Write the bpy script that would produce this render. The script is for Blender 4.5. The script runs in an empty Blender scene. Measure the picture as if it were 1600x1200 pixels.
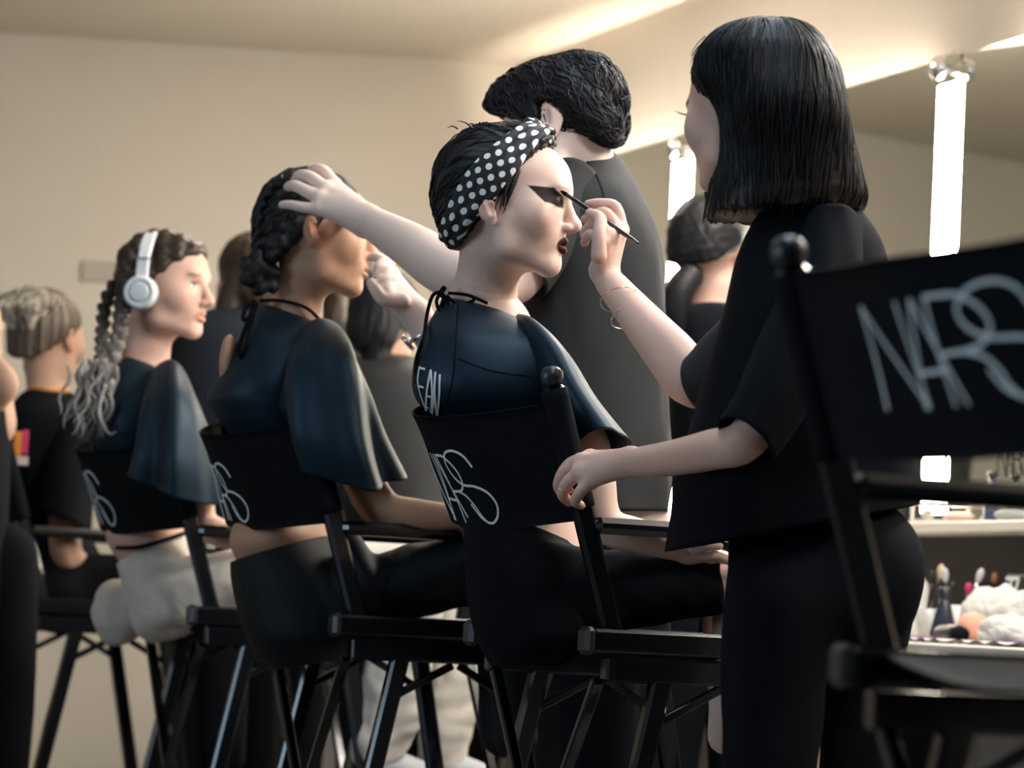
import bpy, math, random
import numpy as np
from mathutils import Matrix, Vector

random.seed(7); np.random.seed(7)
scene = bpy.context.scene
COL = scene.collection

# ------------------------------------------------------------------ camera
FPX, CAMZ = 5000.0, 0.78
PITCH, ROLL = math.atan(360/5000), 0.05
cam_data = bpy.data.cameras.new('camera')
cam_data.sensor_width = 36.0
cam_data.lens = FPX/1600*36
cam_data.clip_start, cam_data.clip_end = 0.05, 60
cam_data.dof.use_dof = True
cam_data.dof.focus_distance = 5.12
cam_data.dof.aperture_fstop = 4.6
cam = bpy.data.objects.new('camera', cam_data); COL.objects.link(cam)
cam.matrix_world = Matrix.Translation((0, 0, CAMZ)) @ Matrix.Rotation(math.pi/2+PITCH, 4, 'X') @ Matrix.Rotation(ROLL, 4, 'Z')
scene.camera = cam

# ------------------------------------------------------------------ world, large lights, exposure
world = bpy.data.worlds.new('world'); scene.world = world
world.use_nodes = True
bg = world.node_tree.nodes['Background']
bg.inputs['Color'].default_value = (0.55, 0.68, 0.85, 1); bg.inputs['Strength'].default_value = 0.02

def area(name, loc, target, sx, sy, power, color):
    d = bpy.data.lights.new(name, 'AREA'); d.shape = 'RECTANGLE'; d.size, d.size_y = sx, sy
    d.energy = power; d.color = color
    o = bpy.data.objects.new(name, d); COL.objects.link(o); o.location = loc
    o.rotation_euler = (Vector(target)-Vector(loc)).to_track_quat('-Z', 'Y').to_euler()
    return o
# added cool light, source unseen, behind and left of the row
area('added_cool_light', (-5.06, 2.4, 1.6), (0.2, 2.4, 1.5), 2.4, 1.3, 42, (0.55, 0.78, 1.0))
# tilted soft panels added out of view over the aisle to brighten faces (fittings are built with the room)
FILL_PANELS = [((1.30, 5.35, 2.46), (0.10, 5.1, 1.15), 30), ((0.80, 6.65, 2.46), (-0.30, 6.3, 1.15), 26), ((2.1, 4.0, 2.42), (0.7, 4.4, 1.2), 20)]
for i, (p, t, e) in enumerate(FILL_PANELS):
    area('added_fill_light', p, t, 0.5, 0.5, e, (1.0, 0.92, 0.84))
# flush ceiling panels: a cool one over the row, an added warm one to brighten the back wall
PANELS = [((0.25, 4.3, 2.57), 0.3, 3.0, 12, (0.42, 0.70, 1.0), 'long cool ceiling light over the row of chairs'), ((-0.30, 8.55, 2.57), 0.6, 1.0, 11, (1.0, 0.88, 0.74), 'added unseen warm ceiling light washing the back wall')]
for p, sx, sy, e, c, _ in PANELS: area('ceiling_panel_light', p, (p[0], p[1], 0), sx, sy, e, c)

vs = scene.view_settings
vs.view_transform = 'Standard'; vs.look = 'None'; vs.gamma = 1.0; vs.use_curve_mapping = False
vs.exposure = 0.52

# ------------------------------------------------------------------ helpers
_M = np.array(Matrix.Rotation(math.pi/2+PITCH, 3, 'X') @ Matrix.Rotation(ROLL, 3, 'Z'))
def W(px, py, d):
    """point of the room at distance d (metres along the floor) on the sight line of a photo position"""
    r = _M @ np.array([(px-800)/FPX, -(py-600)/FPX, -1.0])
    return r*(d/r[1]) + np.array([0, 0, CAMZ])

def nodemat(name, color, rough=0.6, metal=0.0, spec=0.5, bump=0.0, bscale=300.0, emit=None, estr=0.0,
            var=0.0, vscale=8.0, sss=0.0, attr=False, stretch=None, coat=0.0, sheen=0.0, alpha=None):
    m = bpy.data.materials.new(name); m.use_nodes = True
    nt = m.node_tree; b = nt.nodes['Principled BSDF']
    b.inputs['Base Color'].default_value = (*color, 1); b.inputs['Roughness'].default_value = rough
    b.inputs['Metallic'].default_value = metal; b.inputs['Specular IOR Level'].default_value = spec
    if coat: b.inputs['Coat Weight'].default_value = coat; b.inputs['Coat Roughness'].default_value = 0.12
    if sheen: b.inputs['Sheen Weight'].default_value = sheen
    if emit: b.inputs['Emission Color'].default_value = (*emit, 1); b.inputs['Emission Strength'].default_value = estr
    if sss:
        b.inputs['Subsurface Weight'].default_value = sss
        b.inputs['Subsurface Radius'].default_value = (1.0, 0.35, 0.2); b.inputs['Subsurface Scale'].default_value = 0.006
    tc = nt.nodes.new('ShaderNodeTexCoord')
    src = tc.outputs['Object']
    if stretch:
        mp = nt.nodes.new('ShaderNodeMapping'); mp.inputs['Scale'].default_value = stretch
        nt.links.new(src, mp.inputs['Vector']); src = mp.outputs['Vector']
    if attr:
        a = nt.nodes.new('ShaderNodeAttribute'); a.attribute_name = 'Col'
        base = a.outputs['Color']
    else:
        base = None
    if var > 0:
        nz = nt.nodes.new('ShaderNodeTexNoise'); nz.inputs['Scale'].default_value = vscale; nz.inputs['Detail'].default_value = 4
        nt.links.new(src, nz.inputs['Vector'])
        mr = nt.nodes.new('ShaderNodeMapRange'); mr.inputs['To Min'].default_value = 1-var; mr.inputs['To Max'].default_value = 1+var
        nt.links.new(nz.outputs['Fac'], mr.inputs['Value'])
        mx = nt.nodes.new('ShaderNodeMix'); mx.data_type = 'RGBA'; mx.blend_type = 'MULTIPLY'; mx.inputs['Factor'].default_value = 1
        if base is None: mx.inputs['A'].default_value = (*color, 1)
        else: nt.links.new(base, mx.inputs['A'])
        nt.links.new(mr.outputs['Result'], mx.inputs['B']); base = mx.outputs['Result']
    if base is not None: nt.links.new(base, b.inputs['Base Color'])
    if bump > 0:
        nb = nt.nodes.new('ShaderNodeTexNoise'); nb.inputs['Scale'].default_value = bscale; nb.inputs['Detail'].default_value = 3
        nt.links.new(src, nb.inputs['Vector'])
        bn = nt.nodes.new('ShaderNodeBump'); bn.inputs['Strength'].default_value = bump; bn.inputs['Distance'].default_value = 0.004
        nt.links.new(nb.outputs['Fac'], bn.inputs['Height']); nt.links.new(bn.outputs['Normal'], b.inputs['Normal'])
    return m

def tag(o, label=None, cat=None, group=None, kind=None):
    if label: o['label'] = label
    if cat: o['category'] = cat
    if group: o['group'] = group
    if kind: o['kind'] = kind
    return o

def empty(name, loc, label=None, cat=None, group=None, rz=0.0):
    o = bpy.data.objects.new(name, None); COL.objects.link(o)
    o.location = tuple(float(v) for v in loc); o.rotation_euler = (0, 0, rz); o.empty_display_size = 0.1
    return tag(o, label, cat, group)

def mk(name, V, F, mat, parent=None, smooth=True, col=None, local=False, uv=None):
    """one mesh object; V in room coordinates (or in the parent's own when local)"""
    V = np.asarray(V, float)
    if parent is not None and not local:
        q = parent; off = np.zeros(3)
        while q is not None: off += np.array(q.location); q = q.parent
        V = V - off
    base = np.zeros(3)
    if parent is None and not local:
        base = np.array([(V[:, 0].min()+V[:, 0].max())/2, (V[:, 1].min()+V[:, 1].max())/2, V[:, 2].min()])
        V = V - base
    me = bpy.data.meshes.new(name)
    me.from_pydata(V.tolist(), [], [list(map(int, f)) for f in F] if not isinstance(F, np.ndarray) else F.tolist())
    if smooth: me.polygons.foreach_set('use_smooth', np.ones(len(me.polygons), bool))
    if col is not None:
        at = me.color_attributes.new('Col', 'FLOAT_COLOR', 'POINT')
        c4 = np.ones((len(V), 4)); c4[:, :3] = col
        at.data.foreach_set('color', c4.ravel())
    if uv is not None:
        at = me.attributes.new('band', 'FLOAT_VECTOR', 'POINT')
        u3 = np.zeros((len(V), 3)); u3[:, :uv.shape[1]] = uv
        at.data.foreach_set('vector', u3.ravel())
    me.update()
    if mat is not None: me.materials.append(mat)
    o = bpy.data.objects.new(name, me); COL.objects.link(o)
    o.location = base.tolist()
    if parent is not None: o.parent = parent
    return o

# ---- plain solids (vertex/face lists)
def join(*parts):
    V, F, n = [], [], 0
    for v, f in parts:
        v = np.asarray(v); V.append(v)
        F += [[i+n for i in q] for q in (f.tolist() if isinstance(f, np.ndarray) else f)]
        n += len(v)
    return np.concatenate(V), F

def box(c, s, bev=0.0, R=None):
    """box, optionally with chamfered edges; c centre, s full size"""
    hx, hy, hz = np.array(s)/2
    b = min(bev, hx*.9, hy*.9, hz*.9)
    if b <= 0:
        V = np.array([[x, y, z] for x in (-hx, hx) for y in (-hy, hy) for z in (-hz, hz)])
        F = [[0, 1, 3, 2], [4, 6, 7, 5], [0, 4, 5, 1], [2, 3, 7, 6], [0, 2, 6, 4], [1, 5, 7, 3]]
    else:
        V = []; idx = {}
        for sx in (-1, 1):
            for sy in (-1, 1):
                for sz in (-1, 1):
                    for ax in range(3):
                        p = [sx*(hx-b), sy*(hy-b), sz*(hz-b)]
                        p[ax] = (sx*hx, sy*hy, sz*hz)[ax]
                        idx[(sx, sy, sz, ax)] = len(V); V.append(p)
        V = np.array(V); F = []
        for ax in range(3):
            o1, o2 = [a for a in range(3) if a != ax]
            for s in (-1, 1):
                q = []
                for a, c2 in ((-1, -1), (1, -1), (1, 1), (-1, 1)):
                    k = [0, 0, 0]; k[ax] = s; k[o1] = a; k[o2] = c2; q.append(idx[(*k, ax)])
                F.append(q)
        for ax in range(3):
            o1, o2 = [a for a in range(3) if a != ax]
            for a in (-1, 1):
                for c2 in (-1, 1):
                    k0 = [0, 0, 0]; k0[ax] = -1; k0[o1] = a; k0[o2] = c2
                    k1 = list(k0); k1[ax] = 1
                    F.append([idx[(*k0, o1)], idx[(*k1, o1)], idx[(*k1, o2)], idx[(*k0, o2)]])
        for sx in (-1, 1):
            for sy in (-1, 1):
                for sz in (-1, 1): F.append([idx[(sx, sy, sz, a)] for a in range(3)])
        # consistent outward winding
        F2 = []
        for f in F:
            p = V[f]; n = np.cross(p[1]-p[0], p[2]-p[0])
            F2.append(f if np.dot(n, p.mean(0)) > 0 else f[::-1])
        F = F2
    if R is not None: V = V @ np.asarray(R).T
    return V + np.array(c), F

def bar(a, b, w, t, bev=0.004, up=(0, 0, 1)):
    """rectangular bar from a to b, w across, t along 'up'"""
    a, b = np.array(a, float), np.array(b, float); x = b-a; L = np.linalg.norm(x); x /= L
    y = np.cross(np.array(up, float), x); y /= np.linalg.norm(y); z = np.cross(x, y)
    return box((a+b)/2, (L, w, t), bev, np.array([x, y, z]).T)

def catmull(P, sub, closed=False):
    P = np.asarray(P, float); n = len(P)
    if n < 3 and not closed:
        t = np.linspace(0, 1, sub*(n-1)+1)[:, None]; return P[0]*(1-t)+P[-1]*t
    out = []
    rng = n if closed else n-1
    for i in range(rng):
        if closed: p0, p1, p2, p3 = P[(i-1) % n], P[i], P[(i+1) % n], P[(i+2) % n]
        else: p0, p1, p2, p3 = P[max(i-1, 0)], P[i], P[i+1], P[min(i+2, n-1)]
        for j in range(sub):
            t = j/sub
            out.append(.5*((2*p1)+(-p0+p2)*t+(2*p0-5*p1+4*p2-p3)*t*t+(-p0+3*p1-3*p2+p3)*t**3))
    if not closed: out.append(P[-1])
    return np.array(out)

def tube(P, r, n=10, sub=5, closed=False, smooth=True):
    """round tube along points P with radius r (number or one per point)"""
    P = np.asarray(P, float); r = np.full(len(P), r) if np.isscalar(r) else np.asarray(r, float)
    Q = catmull(np.c_[P, r], sub, closed) if smooth else np.c_[P, r]
    C, R = Q[:, :3], np.maximum(Q[:, 3], 1e-4); m = len(C)
    T = np.roll(C, -1, 0)-np.roll(C, 1, 0) if closed else np.gradient(C, axis=0)
    T /= np.linalg.norm(T, axis=1)[:, None]+1e-12
    u = np.cross(T[0], [0.31, 0.2, 0.93]);
    if np.linalg.norm(u) < 1e-3: u = np.cross(T[0], [1, 0, 0])
    u /= np.linalg.norm(u); V = []
    th = np.linspace(0, 2*np.pi, n, endpoint=False)
    for i in range(m):
        u = u-T[i]*np.dot(u, T[i]); u /= np.linalg.norm(u); v = np.cross(T[i], u)
        V.append(C[i]+R[i]*(np.cos(th)[:, None]*u+np.sin(th)[:, None]*v))
    V = np.concatenate(V); F = []
    for i in range(m if closed else m-1):
        k = (i+1) % m
        for j in range(n): F.append([i*n+j, i*n+(j+1) % n, k*n+(j+1) % n, k*n+j])
    if not closed:
        F.append(list(range(n))[::-1]); F.append([(m-1)*n+j for j in range(n)])
    return V, F

def lathe(profile, n=24, c=(0, 0, 0), R=None):
    """profile [(r, z)...] turned about the z axis"""
    th = np.linspace(0, 2*np.pi, n, endpoint=False); V = []; F = []
    for r, z in profile: V.append(np.c_[max(r, 1e-4)*np.cos(th), max(r, 1e-4)*np.sin(th), np.full(n, z)])
    V = np.concatenate(V); m = len(profile)
    for i in range(m-1):
        for j in range(n): F.append([i*n+j, i*n+(j+1) % n, (i+1)*n+(j+1) % n, (i+1)*n+j])
    F.append(list(range(n))[::-1]); F.append([(m-1)*n+j for j in range(n)])
    if R is not None: V = V @ np.asarray(R).T
    return V+np.array(c), F

def grid_faces(a, b, wrap=False, off=0):
    F = []
    for i in range(a-1):
        for j in range(b if wrap else b-1):
            F.append([off+i*b+j, off+i*b+(j+1) % b, off+(i+1)*b+(j+1) % b, off+(i+1)*b+j])
    return F

def spow(x, e): return np.sign(x)*np.abs(x)**e

def ringloft(rings, n=56, sub=7, fold=None, cap0=True, cap1=True, hollow=0.0):
    """body of cloth or hair through rings; ring = (left px, py, right px, py, distance, half depth[, exponent[, depth skew]])"""
    C, U, Tt, E = [], [], [], []
    for r in rings:
        lx, ly, rx, ry, d, t = r[:6]; e = r[6] if len(r) > 6 else 2.0; sk = r[7] if len(r) > 7 else 0.0
        L, Rr = W(lx, ly, d-sk), W(rx, ry, d+sk)
        C.append((L+Rr)/2); U.append((Rr-L)/2); Tt.append(t); E.append(e)
    C, U, Tt, E = map(np.array, (C, U, Tt, E)); ax = np.gradient(C, axis=0)
    Vv = np.cross(ax, U); Vv /= np.linalg.norm(Vv, axis=1)[:, None]
    for i in range(1, len(Vv)):
        if np.dot(Vv[i], Vv[i-1]) < 0: Vv[i] *= -1
    Vv *= Tt[:, None]
    Q = catmull(np.c_[C, U, Vv, E], sub); S = len(Q)
    th = np.linspace(0, 2*np.pi, n, endpoint=False)
    c, u, v, e = Q[:, None, 0:3], Q[:, None, 3:6], Q[:, None, 6:9], np.maximum(Q[:, None, 9:10], 1.2)
    cs, sn = spow(np.cos(th)[None, :, None], 2/e), spow(np.sin(th)[None, :, None], 2/e)
    D = u*cs+v*sn
    if fold is not None:
        s = np.linspace(0, 1, S)[:, None]; D = D*(1+fold(s, th[None, :]))[..., None]
    G = c+D
    V = G.reshape(-1, 3); F = grid_faces(S, n, True)
    if hollow > 0:
        k = max(2, S//2); G2 = (c+D*(1-hollow))[::-1][:k]
        V = np.concatenate([V, G2.reshape(-1, 3)]); F = grid_faces(S+k, n, True); cap1 = True
        last = (S+k-1)*n
    else: last = (S-1)*n
    if cap0: F.append(list(range(n))[::-1])
    if cap1: F.append([last+j for j in range(n)])
    # make the winding point outwards
    f = F[len(F)//4]; p = V[f[:3]]; nn = np.cross(p[1]-p[0], p[2]-p[0]); ci = (f[0]//n)
    if ci < S and np.dot(nn, V[f[0]]-Q[ci, :3]) < 0: F = [q[::-1] for q in F]
    return V, F

def noise3(P, s, seed=0):
    """cheap smooth noise in about -1..1"""
    r = np.random.RandomState(seed); out = 0
    for k in range(5):
        w = r.normal(size=3); w /= np.linalg.norm(w); f = s*(1.0+0.35*k)
        out = out+np.sin((P*w).sum(-1)*f+r.uniform(0, 6.28)+1.3*np.sin((P*np.roll(w, 1)).sum(-1)*f*.7))
    return out/3.2

def noise1(x, seed=0, oct=4, base=6.0):
    r = np.random.RandomState(seed); out = 0; a = 1; tot = 0
    for k in range(oct):
        for q in range(2):
            out = out+a*np.sin(x*base*r.uniform(.7, 1.3)+r.uniform(0, 6.28)); tot += a
        base *= 2.1; a *= .62
    return out/tot*1.6

# ---- soft solids: distance fields meshed with surface nets
def vnormals(V, F):
    F = np.asarray(F); n = np.cross(V[F[:, 2]]-V[F[:, 0]], V[F[:, 3]]-V[F[:, 1]])
    N = np.zeros_like(V)
    for k in range(4): np.add.at(N, F[:, k], n)
    return N/(np.linalg.norm(N, axis=1)[:, None]+1e-12)

class Soft:
    def __init__(s): s.p = []
    def cone(s, a, b, ra, rb, k=0.01, sub=False):
        a, b = np.array(a, float), np.array(b, float); m = max(ra, rb)
        lo, hi = np.minimum(a, b)-m, np.maximum(a, b)+m; d = b-a; L2 = max(np.dot(d, d), 1e-10)
        def fn(X, Y, Z):
            t = np.clip(((X-a[0])*d[0]+(Y-a[1])*d[1]+(Z-a[2])*d[2])/L2, 0, 1)
            return np.sqrt((X-a[0]-t*d[0])**2+(Y-a[1]-t*d[1])**2+(Z-a[2]-t*d[2])**2)-(ra+(rb-ra)*t)
        s.p.append((fn, lo, hi, k, sub)); return s
    def ell(s, c, r, k=0.01, R=None, sub=False):
        c, r = np.array(c, float), np.array(r, float); Rm = None if R is None else np.asarray(R, float)
        ext = r if Rm is None else np.sqrt(((Rm*r)**2).sum(1))
        def fn(X, Y, Z):
            x, y, z = X-c[0], Y-c[1], Z-c[2]
            if Rm is not None:
                x, y, z = (Rm[0, 0]*x+Rm[1, 0]*y+Rm[2, 0]*z, Rm[0, 1]*x+Rm[1, 1]*y+Rm[2, 1]*z, Rm[0, 2]*x+Rm[1, 2]*y+Rm[2, 2]*z)
            k0 = np.sqrt((x/r[0])**2+(y/r[1])**2+(z/r[2])**2); k1 = np.sqrt((x/r[0]**2)**2+(y/r[1]**2)**2+(z/r[2]**2)**2)
            return k0*(k0-1)/np.maximum(k1, 1e-6)
        s.p.append((fn, c-ext, c+ext, k, sub)); return s
    def chain(s, joints, k=0.01):
        """one smooth limb through (point, radius) joints"""
        A = np.array([[*p, r] for p, r in joints], float)
        if len(A) > 2: A = catmull(A, 4)
        P, R = A[:, :3], np.maximum(A[:, 3], .001); m = R.max()
        def fn(X, Y, Z):
            D = None
            for i in range(len(P)-1):
                a, d = P[i], P[i+1]-P[i]; L2 = max(np.dot(d, d), 1e-10)
                t = np.clip(((X-a[0])*d[0]+(Y-a[1])*d[1]+(Z-a[2])*d[2])/L2, 0, 1)
                q = np.sqrt((X-a[0]-t*d[0])**2+(Y-a[1]-t*d[1])**2+(Z-a[2]-t*d[2])**2)-(R[i]+(R[i+1]-R[i])*t)
                D = q if D is None else np.minimum(D, q)
            return D
        s.p.append((fn, P.min(0)-m, P.max(0)+m, k, False)); return s
    def field(s, fn, k=0.005, sub=True):
        """carve (or intersect) with any distance function over the whole grid"""
        s.p.append((fn, None, None, k, sub)); return s
    def mesh(s, h):
        lo = np.min([p[1] for p in s.p if p[1] is not None and not p[4]], 0)-4*h-.006
        hi = np.max([p[2] for p in s.p if p[2] is not None and not p[4]], 0)+4*h+.006
        N = np.ceil((hi-lo)/h).astype(int)+1
        ax = [(lo[i]+h*np.arange(N[i])).astype(np.float32) for i in range(3)]
        G = np.full(N, 0.06, np.float32)
        for fn, a, b, k, sub in s.p:
            if a is None: i0, i1 = np.zeros(3, int), N
            else:
                m = k+3*h+.02
                i0 = np.clip(np.floor((a-m-lo)/h).astype(int), 0, N); i1 = np.clip(np.ceil((b+m-lo)/h).astype(int)+1, 0, N)
                if np.any(i1 <= i0): continue
            sl = tuple(slice(i0[q], i1[q]) for q in range(3))
            d = fn(ax[0][sl[0]][:, None, None], ax[1][sl[1]][None, :, None], ax[2][sl[2]][None, None, :])
            g = G[sl]
            if sub:
                hh = np.maximum(k-np.abs(g+d), 0)/k; G[sl] = np.maximum(g, -d)+hh*hh*k*.25
            else:
                hh = np.maximum(k-np.abs(g-d), 0)/k; G[sl] = np.minimum(g, d)-hh*hh*k*.25
        return nets(G, lo, h)

def nets(G, lo, h):
    ins = G < 0
    c = sum(ins[i:G.shape[0]-1+i, j:G.shape[1]-1+j, k:G.shape[2]-1+k].astype(np.int8) for i in (0, 1) for j in (0, 1) for k in (0, 1))
    I = np.argwhere((c > 0) & (c < 8))
    idx = np.full(c.shape, -1, np.int64); idx[tuple(I.T)] = np.arange(len(I))
    acc = np.zeros((len(I), 3)); cnt = np.zeros(len(I))
    cor = [np.array(q) for q in [(i, j, k) for i in (0, 1) for j in (0, 1) for k in (0, 1)]]
    val = {tuple(q): G[tuple((I+q).T)] for q in cor}
    for q in cor:
        for a in range(3):
            if q[a]: continue
            r = q.copy(); r[a] = 1
            v0, v1 = val[tuple(q)], val[tuple(r)]; m = (v0 < 0) != (v1 < 0)
            t = np.where(m, v0/(np.where(v0 == v1, 1, v0-v1)), 0)
            p = np.tile(q.astype(float), (len(I), 1)); p[:, a] = t
            acc[m] += p[m]; cnt[m] += 1
    V = lo+h*(I+acc/cnt[:, None])
    F = []
    for a in range(3):
        b, d = (a+1) % 3, (a+2) % 3
        s0 = [slice(1, -1)]*3; s0[a] = slice(0, -1); s1 = list(s0); s1[a] = slice(1, None)
        x0, x1 = ins[tuple(s0)], ins[tuple(s1)]
        E = np.argwhere(x0 != x1)
        off = np.ones(3, int); off[a] = 0; E = E+off
        eb, ed = np.zeros(3, int), np.zeros(3, int); eb[b] = 1; ed[d] = 1
        q = np.stack([idx[tuple((E-eb-ed).T)], idx[tuple((E-ed).T)], idx[tuple(E.T)], idx[tuple((E-eb).T)]], 1)
        fl = ins[tuple(E.T)]
        q[~fl] = q[~fl][:, ::-1]; F.append(q)
    F = np.concatenate(F); F = F[(F >= 0).all(1)]
    return V, F

def J(px, py, d, r): return (W(px, py, d), r*d/FPX)

def Reuler(yaw=0, pitch=0, roll=0):
    """head axes: x forward, y left, z up; yaw turns left (seen from above), pitch looks up, roll leans to the right"""
    return np.array(Matrix.Rotation(math.radians(yaw), 3, 'Z') @ Matrix.Rotation(-math.radians(pitch), 3, 'Y') @ Matrix.Rotation(math.radians(roll), 3, 'X'))

# ------------------------------------------------------------------ materials
M = {}
M['wall'] = nodemat('warm_white_wall_paint', (0.71, 0.655, 0.58), 0.85, spec=0.2, bump=0.06, bscale=160, var=0.03, vscale=1.5)
M['ceiling'] = nodemat('ceiling_paint', (0.66, 0.61, 0.54), 0.9, spec=0.2, bump=0.05, bscale=120)
M['floor'] = nodemat('grey_floor', (0.10, 0.095, 0.09), 0.45, var=0.2, vscale=3)
M['mirror'] = nodemat('mirror_glass', (0.74, 0.75, 0.70), 0.03, metal=1.0)
M['black_board'] = nodemat('black_board', (0.010, 0.010, 0.010), 0.6, bump=0.05)
M['white_board'] = nodemat('white_laminate', (0.72, 0.70, 0.64), 0.4)
M['led'] = nodemat('led_diffuser', (0.9, 0.9, 0.85), 0.5, emit=(1.0, 0.90, 0.74), estr=56.0)
M['cove_led'] = nodemat('cove_led_tape', (0.9, 0.9, 0.85), 0.5, emit=(1.0, 0.86, 0.68), estr=62.0)
M['panel_led'] = nodemat('ceiling_panel_diffuser', (0.9, 0.9, 0.9), 0.5, emit=(1.0, 0.92, 0.8), estr=2.0)
M['chrome'] = nodemat('chrome', (0.75, 0.75, 0.75), 0.15, metal=1.0)
M['gloss_black'] = nodemat('black_lacquer', (0.003, 0.004, 0.006), 0.2, spec=0.5, coat=0.3, bump=0.03, bscale=60)
M['canvas'] = nodemat('black_canvas', (0.004, 0.005, 0.007), 0.85, spec=0.12, bump=0.25, bscale=900)
M['print_white'] = nodemat('white_screen_print', (0.80, 0.84, 0.86), 0.6)
M['print_black'] = nodemat('black_vinyl_print', (0.02, 0.02, 0.02), 0.5)
M['plastic_black'] = nodemat('black_plastic', (0.02, 0.021, 0.024), 0.35)
M['gold'] = nodemat('gold', (0.83, 0.62, 0.36), 0.25, metal=1.0)

# ------------------------------------------------------------------ room
NW = np.array([0.93, 0.3676, 0]); NW /= np.linalg.norm(NW)        # normal of the mirror wall
TW = np.array([NW[1], -NW[0], 0])                                 # along it, towards the near end
WALL = 3.83
YAW = math.atan2(NW[1], NW[0])
RW = np.array([NW, -TW, [0, 0, 1]]).T                              # local x = into the wall, y = along it (away), z up
def wp(s, z, off=0.0): return NW*(WALL-off)+TW*s+np.array([0, 0, z])
def onwall(px, py, off=0.0):
    r = _M @ np.array([(px-800)/FPX, -(py-600)/FPX, -1.0])
    p = r*((WALL-off)/np.dot(r, NW))+np.array([0, 0, CAMZ]); return np.dot(p, TW), p[2]
def wbox(s0, s1, z0, z1, o0, o1, bev=0.0):
    """box on the mirror wall: from s0 to s1 along it, z0..z1, standing off o0..o1"""
    return box(wp((s0+s1)/2, (z0+z1)/2, (o0+o1)/2), (abs(o1-o0), abs(s1-s0), z1-z0), bev, RW)

CZ = 2.6
S_CORNER = -9.80
BDIR = np.array([0.9975, 0.070, 0]); BDIR /= np.linalg.norm(BDIR); BN = np.array([-BDIR[1], BDIR[0], 0])
CORNER = wp(S_CORNER, 0)
def struct(name, v, f, m): return tag(mk(name, v, f, m, smooth=False), kind='structure')
struct('wall_right', *wbox(S_CORNER, 2.6, 0, CZ, -0.12, 0), M['wall'])
b0, b1 = CORNER+BDIR*0.12, CORNER-BDIR*5.2
RB = np.array([BDIR, BN, [0, 0, 1]]).T
struct('wall_back', *box((b0+b1)/2+BN*0.06+np.array([0, 0, CZ/2]), (np.linalg.norm(b0-b1), 0.12, CZ), 0, RB), M['wall'])
struct('wall_left', *box((-5.2, 4.0, CZ/2), (0.12, 13.0, CZ)), M['wall'])
struct('floor', *box((-1.0, 4.3, -0.05), (9.5, 13.5, 0.1)), M['floor'])
struct('ceiling', *box((-1.0, 4.3, CZ+0.05), (9.5, 13.5, 0.1)), M['ceiling'])
bb = (b0+b1)/2-BN*0.008
struct('baseboard_back', *box(bb+np.array([0, 0, 0.05]), (np.linalg.norm(b0-b1)-0.3, 0.016, 0.10), 0.004, RB), M['white_board'])
# pale wall plate on the back wall
v, f = box(W(162, 425, 10.425), (0.15, 0.012, 0.07), 0.005, RB)
tag(mk('wall_plate', v, f, nodemat('pale_grey_plate', (0.50, 0.45, 0.39), 0.6), smooth=False), 'small grey blank plate on the back wall behind the headphone wearer', 'wall plate')

# mirrors: three panels standing a hand's width off the wall, lit strips over the joints
MZ0, MZ1, MOFF = 1.05, 2.175, 0.07
S1 = onwall(1468, 300, MOFF+.02)[0]; S2 = onwall(1054, 330, MOFF+.02)[0]
panels = [(S_CORNER+0.03, S2-0.004, 'mirror panel in the far corner, behind the bending man'),
          (S2+0.004, S1-0.004, 'middle mirror panel between the two upright light strips'),
          (S1+0.004, S1+3.2, 'near mirror panel behind the empty chair')]
for s0, s1, lab in panels:
    root = empty('wall_mirror', wp((s0+s1)/2, MZ0, MOFF), lab, 'mirror', 'wall mirrors')
    mk('glass', *wbox(s0, s1, MZ0, MZ1, MOFF-0.006, MOFF), M['mirror'], root, smooth=False)
    mk('backing', *wbox(s0+.01, s1-.01, MZ0, MZ1-.01, MOFF-0.03, MOFF-0.0065), M['black_board'], root, smooth=False)
    for ks, kk in ((s0+.25, 1), (s1-.25, 1)):
        if ks < S1+2: mk('standoff', *wbox(ks-.02, ks+.02, 1.9, 1.94, 0.0, MOFF-0.03), M['black_board'], root, smooth=False)
# light strips
for i, (s, ztop, lab) in enumerate([(S1, onwall(1470, 129, MOFF+.03)[1], 'glowing upright light strip on the mirror right of the bob-haired artist'),
                                    (S2, onwall(1056, 250, MOFF+.03)[1], 'glowing upright light strip on the mirror behind the bending man')]):
    root = empty('light_strip', wp(s, MZ0, MOFF), lab, 'light strip', 'mirror light strips')
    mk('diffuser', *wbox(s-.041, s+.041, MZ0+.02, ztop, MOFF+.004, MOFF+.014, 0.004), M['led'], root, smooth=False)
    mk('back_plate', *wbox(s-.046, s+.046, MZ0+.01, ztop+.075, MOFF+.0005, MOFF+.0035), M['mirror'], root, smooth=False)
    Rk = np.array([TW, [0, 0, 1], -NW]).T
    v, f = lathe([(0.012, 0), (0.012, 0.02), (0.026, 0.022), (0.03, 0.036), (0.026, 0.046), (0.008, 0.05)], 20, wp(s, ztop+.035, MOFF+.003), Rk)
    mk('knob', v, f, M['chrome'], root)
# cove tape behind the top edge of each panel, washing the wall above it
for s0, s1, lab in ((S_CORNER+.25, S2-.18, 'LED tape behind the top edge of the far mirror panel'), (S2+.12, S1-.22, 'LED tape behind the top edge of the middle mirror panel'), (S1+.24, S1+1.5, 'LED tape behind the top edge of the near mirror panel')):
    v, f = wbox(s0, s1, MZ1-.085, MZ1-.077, 0.008, 0.034)
    tag(mk('led_tape', v, f, M['cove_led'], smooth=False), lab, 'led tape', 'hidden LED tapes')
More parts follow.
